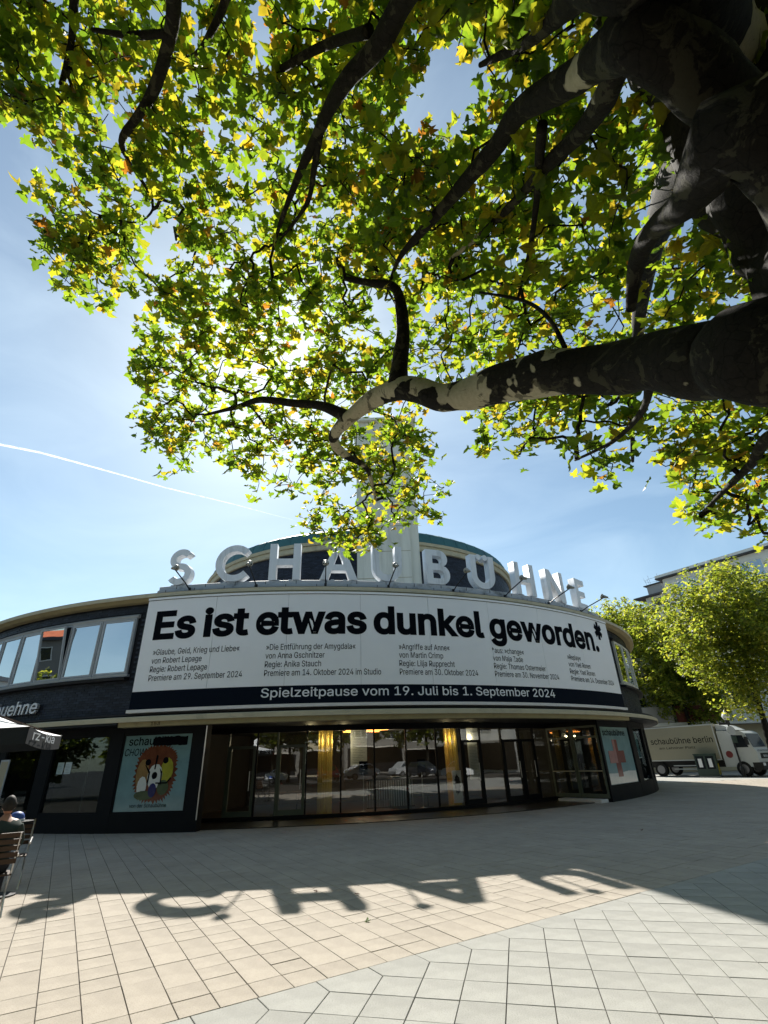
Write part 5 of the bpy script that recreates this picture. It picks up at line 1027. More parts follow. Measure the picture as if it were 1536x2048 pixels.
def merge_leaves(name, pos, X, Y, Z, size, tmpl, mt, parent, r, rv=None):
    V, Fc, A = [], [], []; off = 0; n = len(pos); idx = r.integers(0, len(tmpl), n)
    if rv is None: rv = r.random(n)
    for k in range(len(tmpl)):
        s_ = np.where(idx == k)[0]
        if not len(s_): continue
        tv, tf = tmpl[k]; sz = size[s_][:, None, None]
        w_ = pos[s_][:, None, :]+sz*(tv[None, :, 0:1]*X[s_][:, None, :]+tv[None, :, 1:2]*Y[s_][:, None, :]+tv[None, :, 2:3]*Z[s_][:, None, :])
        V.append(w_.reshape(-1, 3)); m_ = len(s_); f_ = (tf[None]+(np.arange(m_)*len(tv))[:, None, None]+off).reshape(-1, 3); Fc.append(f_); A.append(np.repeat(rv[s_], len(tv))); off += m_*len(tv)
    V = np.concatenate(V); Fc = np.concatenate(Fc); A = np.concatenate(A)
    me = bpy.data.meshes.new(name); me.vertices.add(len(V)); me.vertices.foreach_set('co', V.ravel()); me.loops.add(Fc.size); me.loops.foreach_set('vertex_index', Fc.ravel().astype(np.int32))
    me.polygons.add(len(Fc)); me.polygons.foreach_set('loop_start', np.arange(0, Fc.size, 3, dtype=np.int32)); me.polygons.foreach_set('loop_total', np.full(len(Fc), 3, dtype=np.int32))
    me.update(calc_edges=True); me.materials.append(MATS[mt]); a = me.attributes.new('rnd', 'FLOAT', 'POINT'); a.data.foreach_set('value', A)
    return link(name, me, parent, kind='stuff')
def grow(mb, roots, pts, rmin=0.004, seed=1, jit=0.06, n=5, rtop=0.05):
    """join every leaf cluster to the nearest wood with thin crooked twigs, thicker towards the limb"""
    r = np.random.default_rng(seed); roots = np.array(roots); pts = np.array(pts)
    d0 = np.full(len(pts), 1e9)
    for c in range(0, len(roots), 400): d0 = np.minimum(d0, np.linalg.norm(pts[:, None]-roots[None, c:c+400], axis=2).min(1))
    od = np.argsort(d0); nodes = list(roots); par = [-1]*len(roots); NP = np.zeros((len(roots)+len(pts), 3)); NP[:len(roots)] = roots; cnt = len(roots); idx = []
    for i in od:
        dd = np.linalg.norm(NP[:cnt]-pts[i], axis=1); dd[:len(roots)] *= 1.15; j = int(dd.argmin()); par.append(j); NP[cnt] = pts[i]; cnt += 1
    wt = np.ones(cnt)
    for k in range(cnt-1, len(roots)-1, -1): wt[par[k]] += wt[k]
    for k in range(len(roots), cnt):
        a, c = NP[par[k]], NP[k]; L_ = np.linalg.norm(c-a)
        if L_ < 1e-4 or L_ > 4.5: continue
        ra = min(rtop, rmin+0.0030*math.sqrt(wt[k])); rb_ = max(rmin*0.7, ra*0.75); m1 = a+(c-a)*0.35+r.normal(0, jit*L_, 3); m2 = a+(c-a)*0.7+r.normal(0, jit*L_, 3)
        mb.tube([a, m1, m2, c], [ra, ra*.92, (ra+rb_)/2, rb_], n, cap=False)

# ------------------------------------------------------------------ the great plane tree overhead
plane = thing('plane_tree', 'huge old plane tree with peeling bark spreading its leafy limbs overhead', 'tree', (3.0, 2.0, 0))
def resample(P, R_, step=0.10, wob=0.0, seed=0):
    P = [np.array(p, float) for p in P]; out, rr_ = [], []; k = len(P)
    for i in range(k-1):
        p0, p1, p2, p3 = P[max(i-1, 0)], P[i], P[i+1], P[min(i+2, k-1)]; n = max(1, int(np.linalg.norm(p2-p1)/step))
        for j in range(n):
            t_ = j/n; out.append(0.5*((2*p1)+(-p0+p2)*t_+(2*p0-5*p1+4*p2-p3)*t_*t_+(-p0+3*p1-3*p2+p3)*t_**3)); rr_.append(R_[i]*(1-t_)+R_[i+1]*t_)
    out.append(P[-1]); rr_.append(R_[-1])
    for i in range(len(out)):
        q = mnoise.noise_vector(Vector(out[i]*1.7)+Vector((seed, 0, 0))); out[i] = out[i]+np.array(q)*wob*rr_[i]; rr_[i] *= 1+0.10*mnoise.noise(Vector(out[i]*3.1))
    return out, rr_
def limb_mesh(P, R_, n=20, step=0.08, lump=0.10, seed=0, peel=None):
    pts, rr_ = resample(P, R_, step, 0.25, seed); b = MB(); b.tube(pts, rr_, n); pl = []
    k = len(pts)
    for i in range(k):
        for j in range(n):
            q = i*n+j; v = np.array(b.v[q]); c = pts[i]; d = v-c; f = 1+lump*mnoise.noise(Vector(v*2.6)+Vector((seed*3., 1, 0)))+lump*0.35*mnoise.noise(Vector(v*9.0)); b.v[q] = tuple(c+d*f)
            pl.append(peel(i/(k-1)) if peel else 0.0)
    b.smooth = True; return b, pl, pts, rr_
TRK = {'main': ((3.05, 2.05, 3.62), .42), 'c': ((3.0, 2.0, 4.9), .24), 'd': ((3.0, 2.0, 4.7), .16), 'j': ((3.05, 2.0, 3.9), .25), 'k': ((3.0, 2.0, 6.4), .3), 'g': ((3.1, 2.05, 3.1), .2)}
SK = []   # wood samples: (point, radius)
def S(*a): return [at_d(x, y, d) for x, y, d, r in a], [r for x, y, d, r in a]
TP = [(3.05, 2.1, -0.1), (3.02, 2.05, 0.6), (3.0, 2.0, 1.8), (3.0, 2.0, 3.2), (3.0, 2.0, 4.6), (2.98, 2.0, 6.0), (2.95, 2.05, 7.4), (3.1, 2.1, 9.0)]
bt, pl, p_, r_ = limb_mesh(TP, [0.85, 0.68, 0.58, 0.58, 0.56, 0.55, 0.58, 0.42], 48, 0.10, 0.22, 1, lambda t_: 0.0)
bt.build('trunk', 'bark_trunk', plane, attr={'peel': pl}); SK += list(zip(p_, r_))
limbs = {
 'main': (S((1540, 696, 3.85, .31), (1450, 708, 4.1, .26), (1300, 722, 4.5, .225), (1200, 735, 4.8, .215), (1100, 748, 5.1, .21), (1000, 768, 5.45, .19), (900, 795, 5.9, .165), (840, 782, 6.2, .155), (790, 782, 6.5, .14), (740, 803, 6.9, .12), (692, 843, 7.3, .10), (667, 880, 7.8, .08), (688, 908, 8.2, .065), (733, 938, 8.7, .045), (752, 1000, 9.2, .02)), 'bark_limb', lambda t_: -0.07 if t_ < 0.25 else (0.03 if t_ < 0.34 else 0.13)),
 'fork': (S((797, 770, 6.45, .13), (800, 735, 6.55, .10), (804, 690, 6.65, .09), (806, 645, 6.8, .085), (800, 600, 7.0, .075), (785, 573, 7.2, .065), (740, 565, 7.5, .05), (690, 558, 7.8, .03)), 'bark_small', lambda t_: -0.2),
 'left': (S((700, 835, 7.3, .10), (640, 812, 7.7, .075), (585, 806, 8.1, .06), (520, 800, 8.5, .05), (470, 815, 8.9, .04), (410, 830, 9.3, .02)), 'bark_small', lambda t_: 0.05),
 'b': (S((870, -130, 5.2, .15), (812, 0, 5.7, .13), (760, 90, 6.0, .12), (700, 150, 6.3, .11), (655, 225, 6.7, .095), (620, 300, 7.1, .08), (590, 370, 7.5, .06), (560, 450, 7.9, .04), (540, 520, 8.2, .02)), 'bark_small', lambda t_: -0.05),
 'b1': (S((640, 270, 6.9, .06), (628, 340, 7.2, .05), (612, 410, 7.5, .04), (560, 480, 8, .02)), 'bark_small', lambda t_: -0.1),
 'b2': (S((740, 60, 6.2, .07), (640, 95, 6.9, .06), (580, 130, 7.3, .05), (520, 165, 7.8, .04), (470, 210, 8.2, .02)), 'bark_small', lambda t_: -0.1),
 'c': (S((1330, 90, 3.7, .22), (1240, 95, 4.0, .19), (1150, 150, 4.5, .15), (1040, 222, 5.1, .12), (985, 300, 5.5, .11), (900, 400, 6.1, .09), (840, 465, 6.6, .07), (795, 525, 7.1, .04), (770, 600, 7.6, .02)), 'bark_small', lambda t_: 0.0),
 'd': (S((1290, 60, 3.9, .15), (1235, 130, 4.2, .11), (1207, 200, 4.5, .105), (1164, 262, 4.9, .095), (1090, 335, 5.4, .08), (1034, 400, 6.0, .06), (960, 470, 6.6, .045), (900, 520, 7.0, .03)), 'bark_small', lambda t_: 0.03),
 'dv': (S((1085, 250, 5.0, .06), (1078, 340, 5.4, .05), (1070, 430, 5.8, .04), (1055, 520, 6.2, .03), (1035, 600, 6.5, .02)), 'bark_small', lambda t_: 0.0),
 'e': (S((330, -120, 6.6, .12), (347, -20, 7.0, .105), (343, 60, 7.3, .10), (312, 170, 7.8, .085), (270, 240, 8.2, .07), (243, 283, 8.5, .06), (262, 330, 8.8, .03), (295, 380, 9.0, .028), (306, 418, 9.1, .026), (272, 445, 9.3, .02), (200, 430, 9.5, .012)), 'bark_small', lambda t_: -0.2),
 'e2': (S((338, 66, 7.3, .06), (260, 70, 7.7, .05), (185, 60, 8.2, .03)), 'bark_small', lambda t_: -0.2),
 'e3': (S((150, -80, 8.0, .08), (145, 60, 8.5, .055), (135, 120, 8.8, .045), (122, 170, 9.0, .05)), 'bark_small', lambda t_: -0.2),
 'e4': (S((470, -90, 7.0, .09), (450, 0, 7.3, .06), (430, 50, 7.5, .05), (390, 110, 7.9, .03), (350, 118, 8.1, .02)), 'bark_small', lambda t_: -0.2),
 'f': (S((1130, 695, 5.0, .035), (1100, 640, 5.25, .03), (1050, 603, 5.6, .026), (960, 585, 6.1, .018)), 'bark_small', lambda t_: -0.1),
 'g': (S((1570, 860, 5.6, .09), (1500, 930, 6.6, .06), (1440, 990, 7.4, .035), (1400, 1030, 7.9, .02)), 'bark_small', lambda t_: -0.1),
 'h': (S((1300, 770, 4.6, .05), (1285, 820, 5.1, .04), (1230, 880, 5.8, .03), (1150, 920, 6.5, .02)), 'bark_small', lambda t_: -0.1),
 'j': (S((1520, 260, 3.35, .20), (1420, 335, 3.5, .15), (1375, 400, 3.7, .10), (1310, 455, 4.1, .075), (1272, 530, 4.6, .06), (1262, 620, 4.9, .04)), 'bark_small', lambda t_: 0.08*(t_ < 0.5)-0.05),
 'k': (S((1330, -60, 3.8, .3), (1180, -40, 4.2, .2), (1130, 20, 4.5, .10), (1060, 80, 4.9, .06), (960, 130, 5.5, .03)), 'bark_small', lambda t_: 0.1),
}
for i, (k, ((P, R_), mt_, pf)) in enumerate(limbs.items()):
    n = 28 if k == 'main' else 14
    if k in TRK: P = [TRK[k][0]]+P; R_ = [TRK[k][1]]+R_
    R_ = [q*(1.0 if k in ('main', 'fork', 'left', 'j') else 0.72) for q in R_]
    bl_, pl, p_, r_ = limb_mesh(P, R_, n, 0.06 if k == 'main' else 0.09, 0.13 if k == 'main' else 0.16, i+2, pf); bl_.build('limb', mt_, plane, attr={'peel': pl}); SK += list(zip(p_, r_))
# unseen-from-here limbs overhead and behind
for i, (dx, dy) in enumerate(((-2.5, -3.5), (1.5, -4.5), (-4.5, -1.0), (4.5, 2.5), (5.0, -1.5), (2.5, 6.0))):
    P = [(3.0, 2.0, 6.5), (3+dx*.3, 2+dy*.3, 8.0), (3+dx*.7, 2+dy*.7, 9.0), (3+dx*1.2, 2+dy*1.2, 9.4), (3+dx*1.7, 2+dy*1.7, 9.2)]
    bl_, pl, p_, r_ = limb_mesh(P, [.28, .2, .14, .09, .04], 10, 0.25, 0.12, 30+i, lambda t_: 0); bl_.build('limb', 'bark_small', plane, attr={'peel': pl}); SK += list(zip(p_, r_))
SKP = np.array([p for p, r in SK]); SKR = np.array([r for p, r in SK]); SKX = np.array([px(p) for p in SKP])
# crown outline as seen, filled through its real depth
main_poly = [(-160, -160), (-160, 190), (-40, 235), (0, 222), (40, 262), (72, 300), (105, 300), (128, 335), (140, 395), (160, 420), (128, 428), (110, 380), (60, 345), (48, 372), (58, 425), (92, 450), (98, 480), (82, 490), (112, 535), (128, 575), (165, 600), (205, 612), (232, 590), (262, 548), (282, 505), (276, 468), (306, 440), (330, 462), (352, 500), (358, 520), (330, 560), (302, 588), (290, 640), (280, 690), (272, 745), (292, 800), (286, 862), (306, 905), (335, 925), (318, 955), (365, 968), (385, 920), (432, 905), (470, 925), (486, 1003), (512, 1008), (560, 985), (592, 995), (604, 1035), (618, 1068), (650, 1080), (702, 1104), (738, 1110), (782, 1100), (782, 1062), (835, 1050), (872, 1036), (868, 1000), (905, 972), (880, 950), (862, 915), (862, 878), (830, 852), (790, 835), (860, 815), (960, 815), (968, 868), (960, 905), (992, 932), (1040, 920), (1078, 922), (1112, 950), (1180, 960), (1215, 978), (1258, 955), (1290, 925), (1332, 925), (1360, 955), (1378, 1010), (1388, 1052), (1432, 1055), (1480, 1068), (1540, 1075), (1720, 1085), (1720, -160)]
holes_poly = [[(500, -20), (536, 10), (548, 80), (536, 150), (512, 165), (497, 120), (505, 60)], [(850, 85), (900, 75), (960, 120), (965, 190), (905, 235), (868, 190)], [(85, 95), (125, 90), (150, 135), (140, 185), (100, 165)], [(10, 40), (45, 35), (60, 55), (30, 65)], [(740, 590), (775, 575), (792, 620), (785, 665), (755, 640)], [(310, 470), (345, 420), (352, 470), (340, 500)], [(220, 225), (262, 262), (252, 320), (212, 300)], [(570, 290), (600, 300), (590, 350), (570, 340)], [(640, 335), (670, 340), (650, 370)], [(1340, 615), (1395, 618), (1375, 640), (1340, 640)], [(820, 195), (850, 250), (800, 300), (780, 240)]]
def inpoly(x, y, P):
    P = np.array(P, float); c = np.zeros(len(x), bool); j = len(P)-1
    for i in range(len(P)):
        xi, yi, xj, yj = *P[i], *P[j]
        k = ((yi > y) != (yj > y)) & (x < (xj-xi)*(y-yi)/(yj-yi+1e-9)+xi); c ^= k; j = i
    return c
ctl = np.array([(0, 100, 8.8), (100, 450, 9.6), (250, 250, 8.6), (450, 60, 7.6), (560, 200, 7.4), (380, 650, 9.6), (330, 850, 10.0), (550, 850, 9.2), (650, 1050, 10.0), (760, 950, 9.4), (880, 980, 9.8), (600, 450, 8.3), (740, 700, 7.6), (800, 300, 6.4), (1000, 60, 5.2), (900, 600, 7.0), (1050, 400, 6.3), (1200, 350, 5.4), (1350, 480, 5.2), (1420, 500, 4.9), (1150, 600, 5.8), (1000, 870, 7.0), (1200, 900, 6.2), (1350, 860, 6.6), (1450, 1040, 8.6), (1536, 850, 6.6), (1600, 1040, 8.8), (1300, 200, 4.9)])
def dmap(x, y):
    w_ = 1/(((x[:, None]-ctl[None, :, 0])**2+(y[:, None]-ctl[None, :, 1])**2)+2500.)**1.5; return (w_*ctl[None, :, 2]).sum(1)/w_.sum(1)
rl_ = np.random.default_rng(21)
NC = 40000
cx_ = rl_.uniform(-160, 1720, NC); cy_ = rl_.uniform(-160, 1100, NC); ok = inpoly(cx_, cy_, main_poly)
for hp_ in holes_poly: ok &= ~(inpoly(cx_, cy_, hp_) & (rl_.random(NC) < 0.93))
cx_, cy_ = cx_[ok], cy_[ok]; bd = dmap(cx_, cy_); edge = (cx_ < 640) | ((cy_ > 860))
dd = bd-0.7+np.abs(rl_.normal(0, 1, len(bd)))*np.where(edge, 0.8, 1.7)+rl_.uniform(0, 0.8, len(bd))
vv_ = FOC*_F+(cx_-768)[:, None]*_R-(cy_-1024)[:, None]*_U; vv_ /= np.linalg.norm(vv_, axis=1)[:, None]; CPn = CAMO+vv_*dd[:, None]
keep = np.zeros(len(cx_), bool)
LS = 0.24
for i in range(len(cx_)):
    k_px = FOC/dd[i]*LS; prob = min(1.0, (10.0/max(k_px, 6))**2*0.92)
    ns = mnoise.noise(Vector(CPn[i]*1.15))+0.45*mnoise.noise(Vector(CPn[i]*2.9)); prob *= 0.18 if ns < -0.22 else (0.75 if ns < 0 else 1.35)
    if cy_[i] < -15: prob *= 0.45
    if cx_[i] < 680 and cy_[i] < 430: prob *= 0.62
    elif cy_[i] < 260: prob *= 0.82
    ds = math.hypot(cx_[i]-535, cy_[i]-712); 
    if ds < 95: prob *= 0.35+0.5*(ds/95)
    keep[i] = rl_.random() < prob
cx_, cy_, dd, CPn = cx_[keep], cy_[keep], dd[keep], CPn[keep]
# clusters that would stand in front of the bare limbs go behind them
thick = SKR > 0.10
for i in range(len(cx_)):
    q = SKX[thick]; dist = np.hypot(q[:, 0]-cx_[i], q[:, 1]-cy_[i]); j = dist.argmin()
    R_px = SKR[thick][j]*FOC/q[j, 2]; D_ = np.linalg.norm(SKP[thick][j]-CAMO)
    if dist[j] < R_px+20 and dd[i] < D_+0.45 and rl_.random() < 0.96: dd[i] = D_+rl_.uniform(0.5, 1.6); CPn[i] = CAMO+ray(cx_[i], cy_[i])*dd[i]
# crown overhead and behind the viewer
NB = 2600; bx_ = rl_.uniform(-6, 11, NB*4); by_ = rl_.uniform(-7.5, 8, NB*4); bz_ = rl_.uniform(5.5, 12.5, NB*4)
e_ = ((bx_-2.8)/8)**2+((by_-0.5)/8)**2+((bz_-8.5)/4.2)**2; bp_ = np.c_[bx_, by_, bz_]; PX_ = np.array([px(p) for p in bp_])
out_ = (e_ < 1) & (e_ > 0.2) & (by_ < 0.4) & ((PX_[:, 2] < 0.3) | (PX_[:, 1] < -500)); back = bp_[out_][:NB]
tw = MB(); grow(tw, SKP[::3], CPn, 0.0035, 3, 0.07, 5, 0.035); tw.build('twigs', 'bark_small', plane, kind='stuff', attr={'peel': [-0.2]*len(tw.v)})
def leaves_at(centres, per, spread, size, r):
    n = len(centres)*per; c = np.repeat(centres, per, axis=0); o_ = r.normal(0, 1, (n, 3)); o_ /= np.linalg.norm(o_, axis=1)[:, None]; o_ *= (spread*r.random(n)**0.5)[:, None]; o_[:, 2] *= 0.75
    X, Y, Z = frames(n, r, 0.62, o_*2.0); return c+o_, X, Y, Z, size*(0.5+0.85*r.beta(2.2, 1.8, n))
per = 7
p1, X1, Y1, Z1, s1 = leaves_at(CPn, per, 0.30, LS, rl_)
q1 = (p1-CAMO); kz = q1@_F; sx_ = 768+FOC*(q1@_R)/kz; sy_ = 1024-FOC*(q1@_U)/kz
inh = np.zeros(len(p1), bool)
for hp_ in holes_poly: inh |= inpoly(sx_, sy_, hp_) & (rl_.random(len(p1)) < 0.8)
nearl = np.linalg.norm(q1, axis=1) < 3.6
g_ = ~(inh | nearl); p1, X1, Y1, Z1, s1, kz, sx_, sy_ = [a[g_] for a in (p1, X1, Y1, Z1, s1, kz, sx_, sy_)]
vis = (sx_ > 5) & (sx_ < 1531) & (sy_ > 5) & (sy_ < 1100); big = np.where(vis, s1/kz*np.abs((Z1@(_F))*0.6+0.5), 0); top = np.argsort(-big)[:298]; rest = np.ones(len(p1), bool); rest[top] = False
lm = []
for k, (tv, tf) in enumerate(LEAFV):
    me = bpy.data.meshes.new('leaf'); me.from_pydata([tuple(v) for v in tv], [], [tuple(int(i) for i in f) for f in tf]); me.materials.append(MATS['plane_leaf']); lm.append(me)
for k, i in enumerate(top):
    o = link('leaf', lm[k % 9], plane); M = Matrix.Identity(4)
    for a in range(3): M[a][0], M[a][1], M[a][2], M[a][3] = X1[i][a]*s1[i], Y1[i][a]*s1[i], Z1[i][a]*s1[i], p1[i][a]
    o.matrix_basis = M
merge_leaves('foliage', p1[rest], X1[rest], Y1[rest], Z1[rest], s1[rest], LEAFV, 'plane_leaf', plane, rl_)
p2, X2, Y2, Z2, s2 = leaves_at(back, 9, 0.75, 0.34, rl_); merge_leaves('foliage', p2, X2, Y2, Z2, s2, SMALLV, 'plane_leaf', plane, rl_)
print('plane leaves', len(p1), len(p2), 'twig verts', len(tw.v), 'slabs', len(slabs))

# ------------------------------------------------------------------ street trees
def street_tree(lab, x, y, z, rx, ry, rz_, n, size, seed, group, lean=0.0, tr_=0.16):
    r = np.random.default_rng(seed); t_ = thing('street_tree', lab, 'tree', (x+lean, y, 0), group=group)
    base = np.array([x+lean, y, 0.0]); zb = z-rz_*0.55; b = MB()
    P = [base, base+(np.array([x, y, zb])-base)*0.5+np.array([0.05, 0, 0]), np.array([x, y, zb]), np.array([x+0.2, y, z])]
    pts, rr_ = resample(P, [tr_*1.25, tr_, tr_*.85, tr_*.4], 0.4, 0.3, seed); b.tube(pts, rr_, 12); b.smooth = True; b.build('trunk', 'bark_trunk', t_, attr={'peel': [0.0]*len(b.v)})
    k = n//9; u = r.normal(size=(k*3, 3)); u /= np.linalg.norm(u, axis=1)[:, None]; rad_ = r.random(k*3)**0.42
    c = u*rad_[:, None]*np.array([rx, ry, rz_])
    kp = np.array([rad_[i] < 0.80+0.42*mnoise.noise(Vector(u[i]*2.3)+Vector((seed, 0, 0))) and mnoise.noise(Vector(c[i]*0.75)+Vector((seed, 5, 0))) > -0.20 for i in range(len(c))]); c = c[kp][:k]+np.array([x, y, z])
    tw_ = MB(); kk_ = c[::max(1, len(c)//130)]
    grow(tw_, pts[len(pts)//2:], kk_, 0.012, seed, 0.10, 4, 0.09); tw_.build('branches', 'bark_small', t_, kind='stuff', attr={'peel': [-0.2]*len(tw_.v)})
    p, X, Y, Z, s_ = leaves_at(c, 9, 0.42, size, r); merge_leaves('crown', p, X, Y, Z, s_, SMALLV, 'street_leaf', t_, r)
    return t_
sg = 'street trees beyond the theatre'
c = at_y(1452, 1262, 30); street_tree('sunlit yellow-green street tree standing nearest, right of the theatre', float(c[0])+0.5, 30.0, float(c[2])-0.1, 4.5, 4.2, 5.0, 26000, 0.175, 3, sg, lean=-0.4)
c = at_y(1255, 1345, 52); street_tree('tall dark green street tree just behind the curved end of the theatre', float(c[0])+0.4, 52.0, float(c[2])+1.4, 5.7, 5.0, 7.4, 20000, 0.27, 4, sg)
c = at_y(1350, 1345, 46); street_tree('dark street tree between the theatre end and the bright tree', float(c[0]), 46.0, float(c[2])+0.4, 5.2, 4.2, 6.6, 18000, 0.25, 5, sg)
c = at_y(1575, 1270, 48); street_tree('street tree at the right edge of the picture in front of the white block', float(c[0]), 48.0, float(c[2]), 6, 5.0, 7.5, 12000, 0.3, 6, sg)
c = at_y(1560, 1105, 26); 

# ------------------------------------------------------------------ the square's far side, seen in the window reflections
def house(lab, x, y, rz_, wd, ht, dp, wall, nx, storeys, roofm='roof_dark', pitched=False, name='town_house'):
    global FM
    keep_ = FM; FM = Matrix.Translation((x, y, 0)) @ Matrix.Rotation(rz_, 4, 'Z'); h_ = thing(name, lab, 'building', (x, y, 0))
    fbx('wall', wall, 0, wd, 0, dp, 0, ht, h_); 
    if pitched:
        b = MB(); ridge = ht+dp*0.42; pr_ = [(-0.4, ht), (dp/2, ridge), (dp+0.4, ht)]
        b.add([FM @ Vector((-0.3, a_, z_)) for a_, z_ in pr_]+[FM @ Vector((wd+0.3, a_, z_)) for a_, z_ in pr_], [(0, 1, 2), (3, 5, 4), (0, 3, 4, 1), (1, 4, 5, 2), (2, 5, 3, 0)]); b.build('roof', roofm, h_)
        fbx('dormer', 'roof_dark', wd*0.35, wd*0.5, 0.8, 4, ht, ht+2.2, h_); fbx('dormer_window', 'far_glass', wd*0.37, wd*0.48, 0.74, 0.79, ht+0.7, ht+1.9, h_)
    else: fbx('roof', roofm, -0.4, wd+0.4, -0.4, dp+0.4, ht+0.005, ht+0.3, h_)
    sh = ht/storeys
    for s_ in range(1, storeys): windows(h_, 0.8, wd-0.8, nx, s_*sh+0.8, (s_+1)*sh-0.6, 0, wd/nx*0.55, 'facade_white', 'car_glass')
    fbx('shop_front', 'frame_dark', 0.5, wd-0.5, -0.1, -0.006, 0.3, sh-0.4, h_); fbx('awning', 'canvas', 1, wd-1, -2.2, -0.11, sh-0.35, sh-0.2, h_)
    FM = keep_
house('white street house with awning facing the theatre, seen mirrored in the entrance', 14, -36, math.pi, 20, 17, 10, 'facade_beige', 6, 5)
house('grey street house facing the theatre, mirrored beside the golden columns', 36, -34, math.pi, 21, 19, 10, 'facade_far', 6, 5)
house('beige street house facing the theatre at the left of the reflection', -7, -36, math.pi, 22, 16, 10, 'facade_far', 7, 5)
house('white street house at the far left of the mirrored street', -30, -30, math.pi*0.86, 20, 13, 10, 'facade_far', 6, 4)
house('red-roofed house mirrored in the upper left windows', -74, 12, math.pi/2+math.pi+0.15, 14, 7.6, 7, 'facade_grey', 5, 3, 'roof_red', True)
# pale curved corner house mirrored beside it
ch_ = thing('curved_house', 'pale curved corner house mirrored in the upper left windows', 'building', (-72, 32, 0))
b = MB(); b.ring([(9, 0), (9, 11.4), (8.6, 11.4), (8.6, 0)], 0, 180, 30, c=(-72, 32)); b.build('wall', 'facade_white', ch_)
b = MB(); b.ring([(9.25, 11.41), (9.25, 11.9), (0.01, 12.0), (0.01, 11.41)], 0, 180, 30, c=(-72, 32)); b.build('roof', 'facade_grey', ch_)
for z_ in (2.8, 5.6, 8.6):
    for k in range(9): b = MB(); b.ring([(9.04, z_), (9.04, z_+1.7), (9.005, z_+1.7), (9.005, z_)], 6+k*19, 18+k*19, 3, c=(-72, 32)); b.build('window', 'car_glass', ch_)
def car(lab, x, y, rz_, mt_, L_=4.4):
    c = thing('parked_car', lab, 'car', (x, y, 0), group='cars parked across the square'); W = Matrix.Translation((x, y, 0)) @ Matrix.Rotation(rz_, 4, 'Z')
    h_ = L_/2; prof = [(-h_, .35), (-h_-.02, .62), (-h_+.12, .88), (-h_+.5, .95), (-h_+1.15, 1.42), (0.25, 1.46), (1.05, .98), (h_-.25, .82), (h_, .62), (h_, .35)]
    b = MB(); n = len(prof); rows = []
    for yy, sc_ in ((-.86, 0), (-.80, 1), (.80, 1), (.86, 0)): rows.append([(x_ if sc_ else x_*0.985, yy if z_ < 1 else yy*0.82, z_ if sc_ else min(z_, 1.36)) for x_, z_ in prof])
    vs_ = [W @ Vector(p) for r in rows for p in r]; fs = [tuple(range(n)), tuple(reversed(range(3*n, 4*n)))]+[(r*n+(i+1) % n, r*n+i, (r+1)*n+i, (r+1)*n+(i+1) % n) for r in range(3) for i in range(n)]
    b.add(vs_, fs); b.build('body', mt_, c)
    b = MB()
    for s_ in (-1, 1):
        q = [(-h_+.62, .98), (-h_+1.2, 1.36), (0.2, 1.38), (0.92, 1.0)]; b.add([W @ Vector((x_, s_*(.875 if z_ < 1.1 else .735), z_)) for x_, z_ in q]+[W @ Vector((x_, s_*(.86 if z_ < 1.1 else .72), z_)) for x_, z_ in q], [(0, 1, 2, 3), (7, 6, 5, 4), (0, 4, 5, 1), (1, 5, 6, 2), (2, 6, 7, 3), (3, 7, 4, 0)])
    b.add([W @ Vector(p) for p in ((1.07, -.6, 1.0), (1.07, .6, 1.0), (.33, .6, 1.43), (.33, -.6, 1.43), (1.03, -.6, .98), (1.03, .6, .98), (.29, .6, 1.41), (.29, -.6, 1.41))], [(0, 1, 2, 3), (7, 6, 5, 4), (0, 4, 5, 1), (1, 5, 6, 2), (2, 6, 7, 3), (3, 7, 4, 0)])
    b.build('window', 'car_glass', c)
    for wx_ in (-h_+.8, h_-.85):
        for wy_ in (-.78, .78): wheel(c, W, wx_, wy_, .31, .2)
    for s_ in (-.6, .6): b = MB(); b.add([W @ Vector((h_+.0+dx_, s_+dy_, .62+dz_)) for dz_ in (0, .12) for dy_ in (-.16, .16) for dx_ in (.002, .02)], [(0, 2, 3, 1), (4, 5, 7, 6), (0, 1, 5, 4), (2, 6, 7, 3), (0, 4, 6, 2), (1, 3, 7, 5)]); b.build('headlight', 'lamp_glass', c)
car('white car parked first from the left across the square', -9, -15, 0.1, 'car_white'); car('dark car parked behind the white one', -3.5, -15.2, 0.0, 'car_dark'); car('small red car parked facing the entrance', 2.2, -14.6, math.pi/2, 'car_red', 3.7)
car('white car parked facing the entrance beside the red one', 6.5, -15, math.pi/2, 'car_white'); car('silver car parked near the grey house', 11.5, -15.5, 0, 'car_silver'); car('white van-like car parked at the far right across the square', 17.5, -15.2, math.pi, 'car_white', 4.8); car('pale car parked at the far right end of the mirrored row', 24, -15, 0, 'car_silver')
og = 'trees across the square seen only in the windows'
for i, (x, y, lab) in enumerate(((-19, -21, 'mirrored tree at the left end of the far row'), (-12, -22, 'mirrored tree left of the beige house'), (-7, -19, 'mirrored tree second from the left of the far row'), (3.5, -19, 'mirrored tree behind the small red car'), (28, -20, 'mirrored tree at the right end of the far row'), (-2, -23, 'mirrored tree in front of the beige house'), (9, -22, 'mirrored tree in front of the white house'), (21, -22, 'mirrored tree in front of the grey house'))):
    street_tree(lab, x, y, 6.8, 4.6, 3.6, 4.8, 7000, 0.36, 20+i, og)
og2 = 'low trees added left of the square seen only in the windows'  # low tree row added to block bright sky from the shop window reflections
house('dark street house mirrored low in the cafe windows', -50, 8, -math.pi/2-0.1+math.pi, 34, 8.2, 9, 'facade_far', 9, 3)
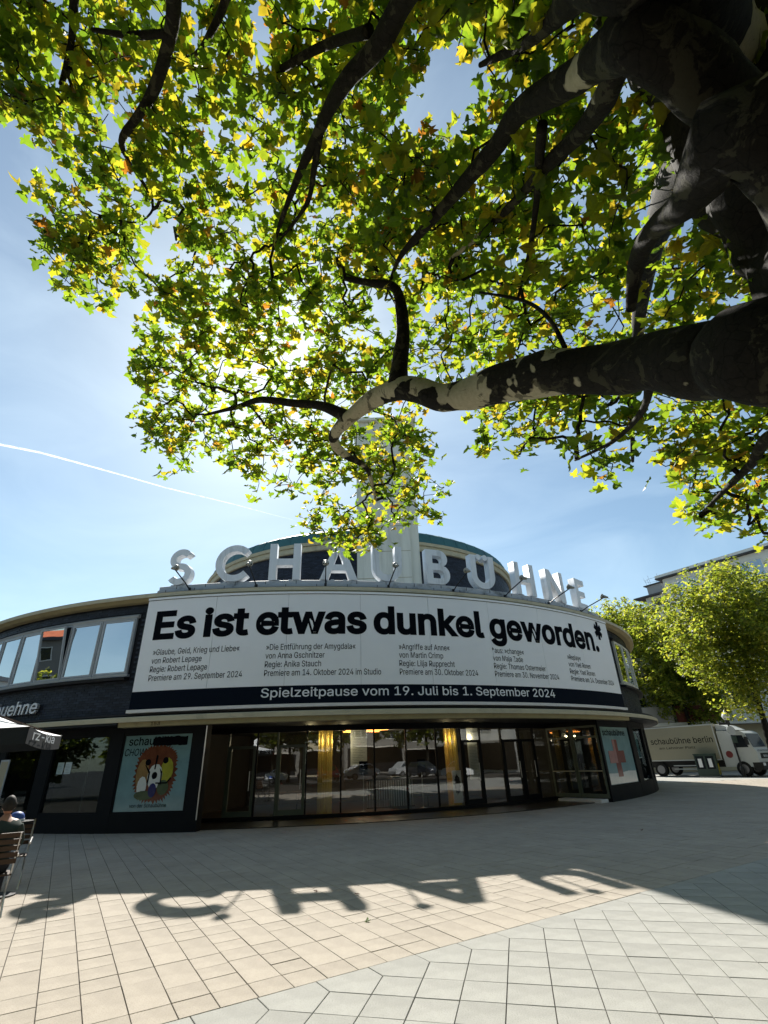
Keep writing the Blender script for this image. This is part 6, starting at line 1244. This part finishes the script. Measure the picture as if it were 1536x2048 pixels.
for i, (x, y) in enumerate(((-30, 16), (-31, 9), (-30, 2), (-29, -5), (-27, -12))):
    street_tree(['low added tree mirrored nearest the cafe side', 'low added tree mirrored second from the cafe side', 'low added tree mirrored in the middle of the side row', 'low added tree mirrored fourth from the cafe side', 'low added tree mirrored at the far end of the side row'][i], x, y, 3.4, 4.0, 3.6, 2.5, 5000, 0.36, 40+i, og2)
street_tree('mirrored tree outside the picture on the right, near the red cross poster', 34, 24, 6.5, 4.4, 4, 4.6, 6000, 0.3, 51, 'street trees out of view at the right'); street_tree('mirrored tree outside the picture on the right, further down the street', 38, 33, 6.5, 4.4, 4, 4.6, 6000, 0.3, 52, 'street trees out of view at the right')
car('white car parked out of view at the right, mirrored in the red cross poster window', 29, 26, 1.9, 'car_white')
og3 = 'big shade trees added round the square outside the picture'  # unseen trees, added so their crowns darken the shaded paving
for i, (x, y, lb) in enumerate(((-16, 3, 'big shade tree added out of view at the left of the square'), (-9, -10, 'big shade tree added out of view behind and left of the plane tree'), (13, -6, 'big shade tree added out of view behind and right of the plane tree'), (19, 9, 'big shade tree added out of view at the right of the square'))):
    street_tree(lb, x, y, 8.2, 6.2, 6.0, 5.0, 9000, 0.42, 60+i, og3, tr_=0.3)
house('white house with awning mirrored in the right half of the entrance', 46, 14, -math.pi/2, 34, 18, 10, 'facade_white', 9, 5)
house('dark corner house mirrored at the far right of the entrance', 52, -23, -math.pi/2-0.5, 24, 17, 10, 'facade_far', 6, 5)
og4 = 'trees at the right end of the square seen only in the windows'
for i, (x, y, lb) in enumerate(((33, 8, 'mirrored tree at the right end nearest the theatre'), (34, -3, 'mirrored tree before the white end house'), (31, -12, 'mirrored tree before the dark corner house'))):
    street_tree(lb, x, y, 7.2, 4.2, 4.0, 4.6, 6000, 0.36, 80+i, og4)
car('white car parked across the right end of the square nearest the theatre', 25, 5.5, 1.4, 'car_white'); car('white hatchback parked next to the silver one at the right end', 26.5, -3, 1.6, 'car_white', 3.9); car('dark car parked at the right end of the square under the trees', 27, -8.5, 1.6, 'car_dark'); car('silver car parked furthest along the right end of the square', 28, -15, 1.6, 'car_silver')
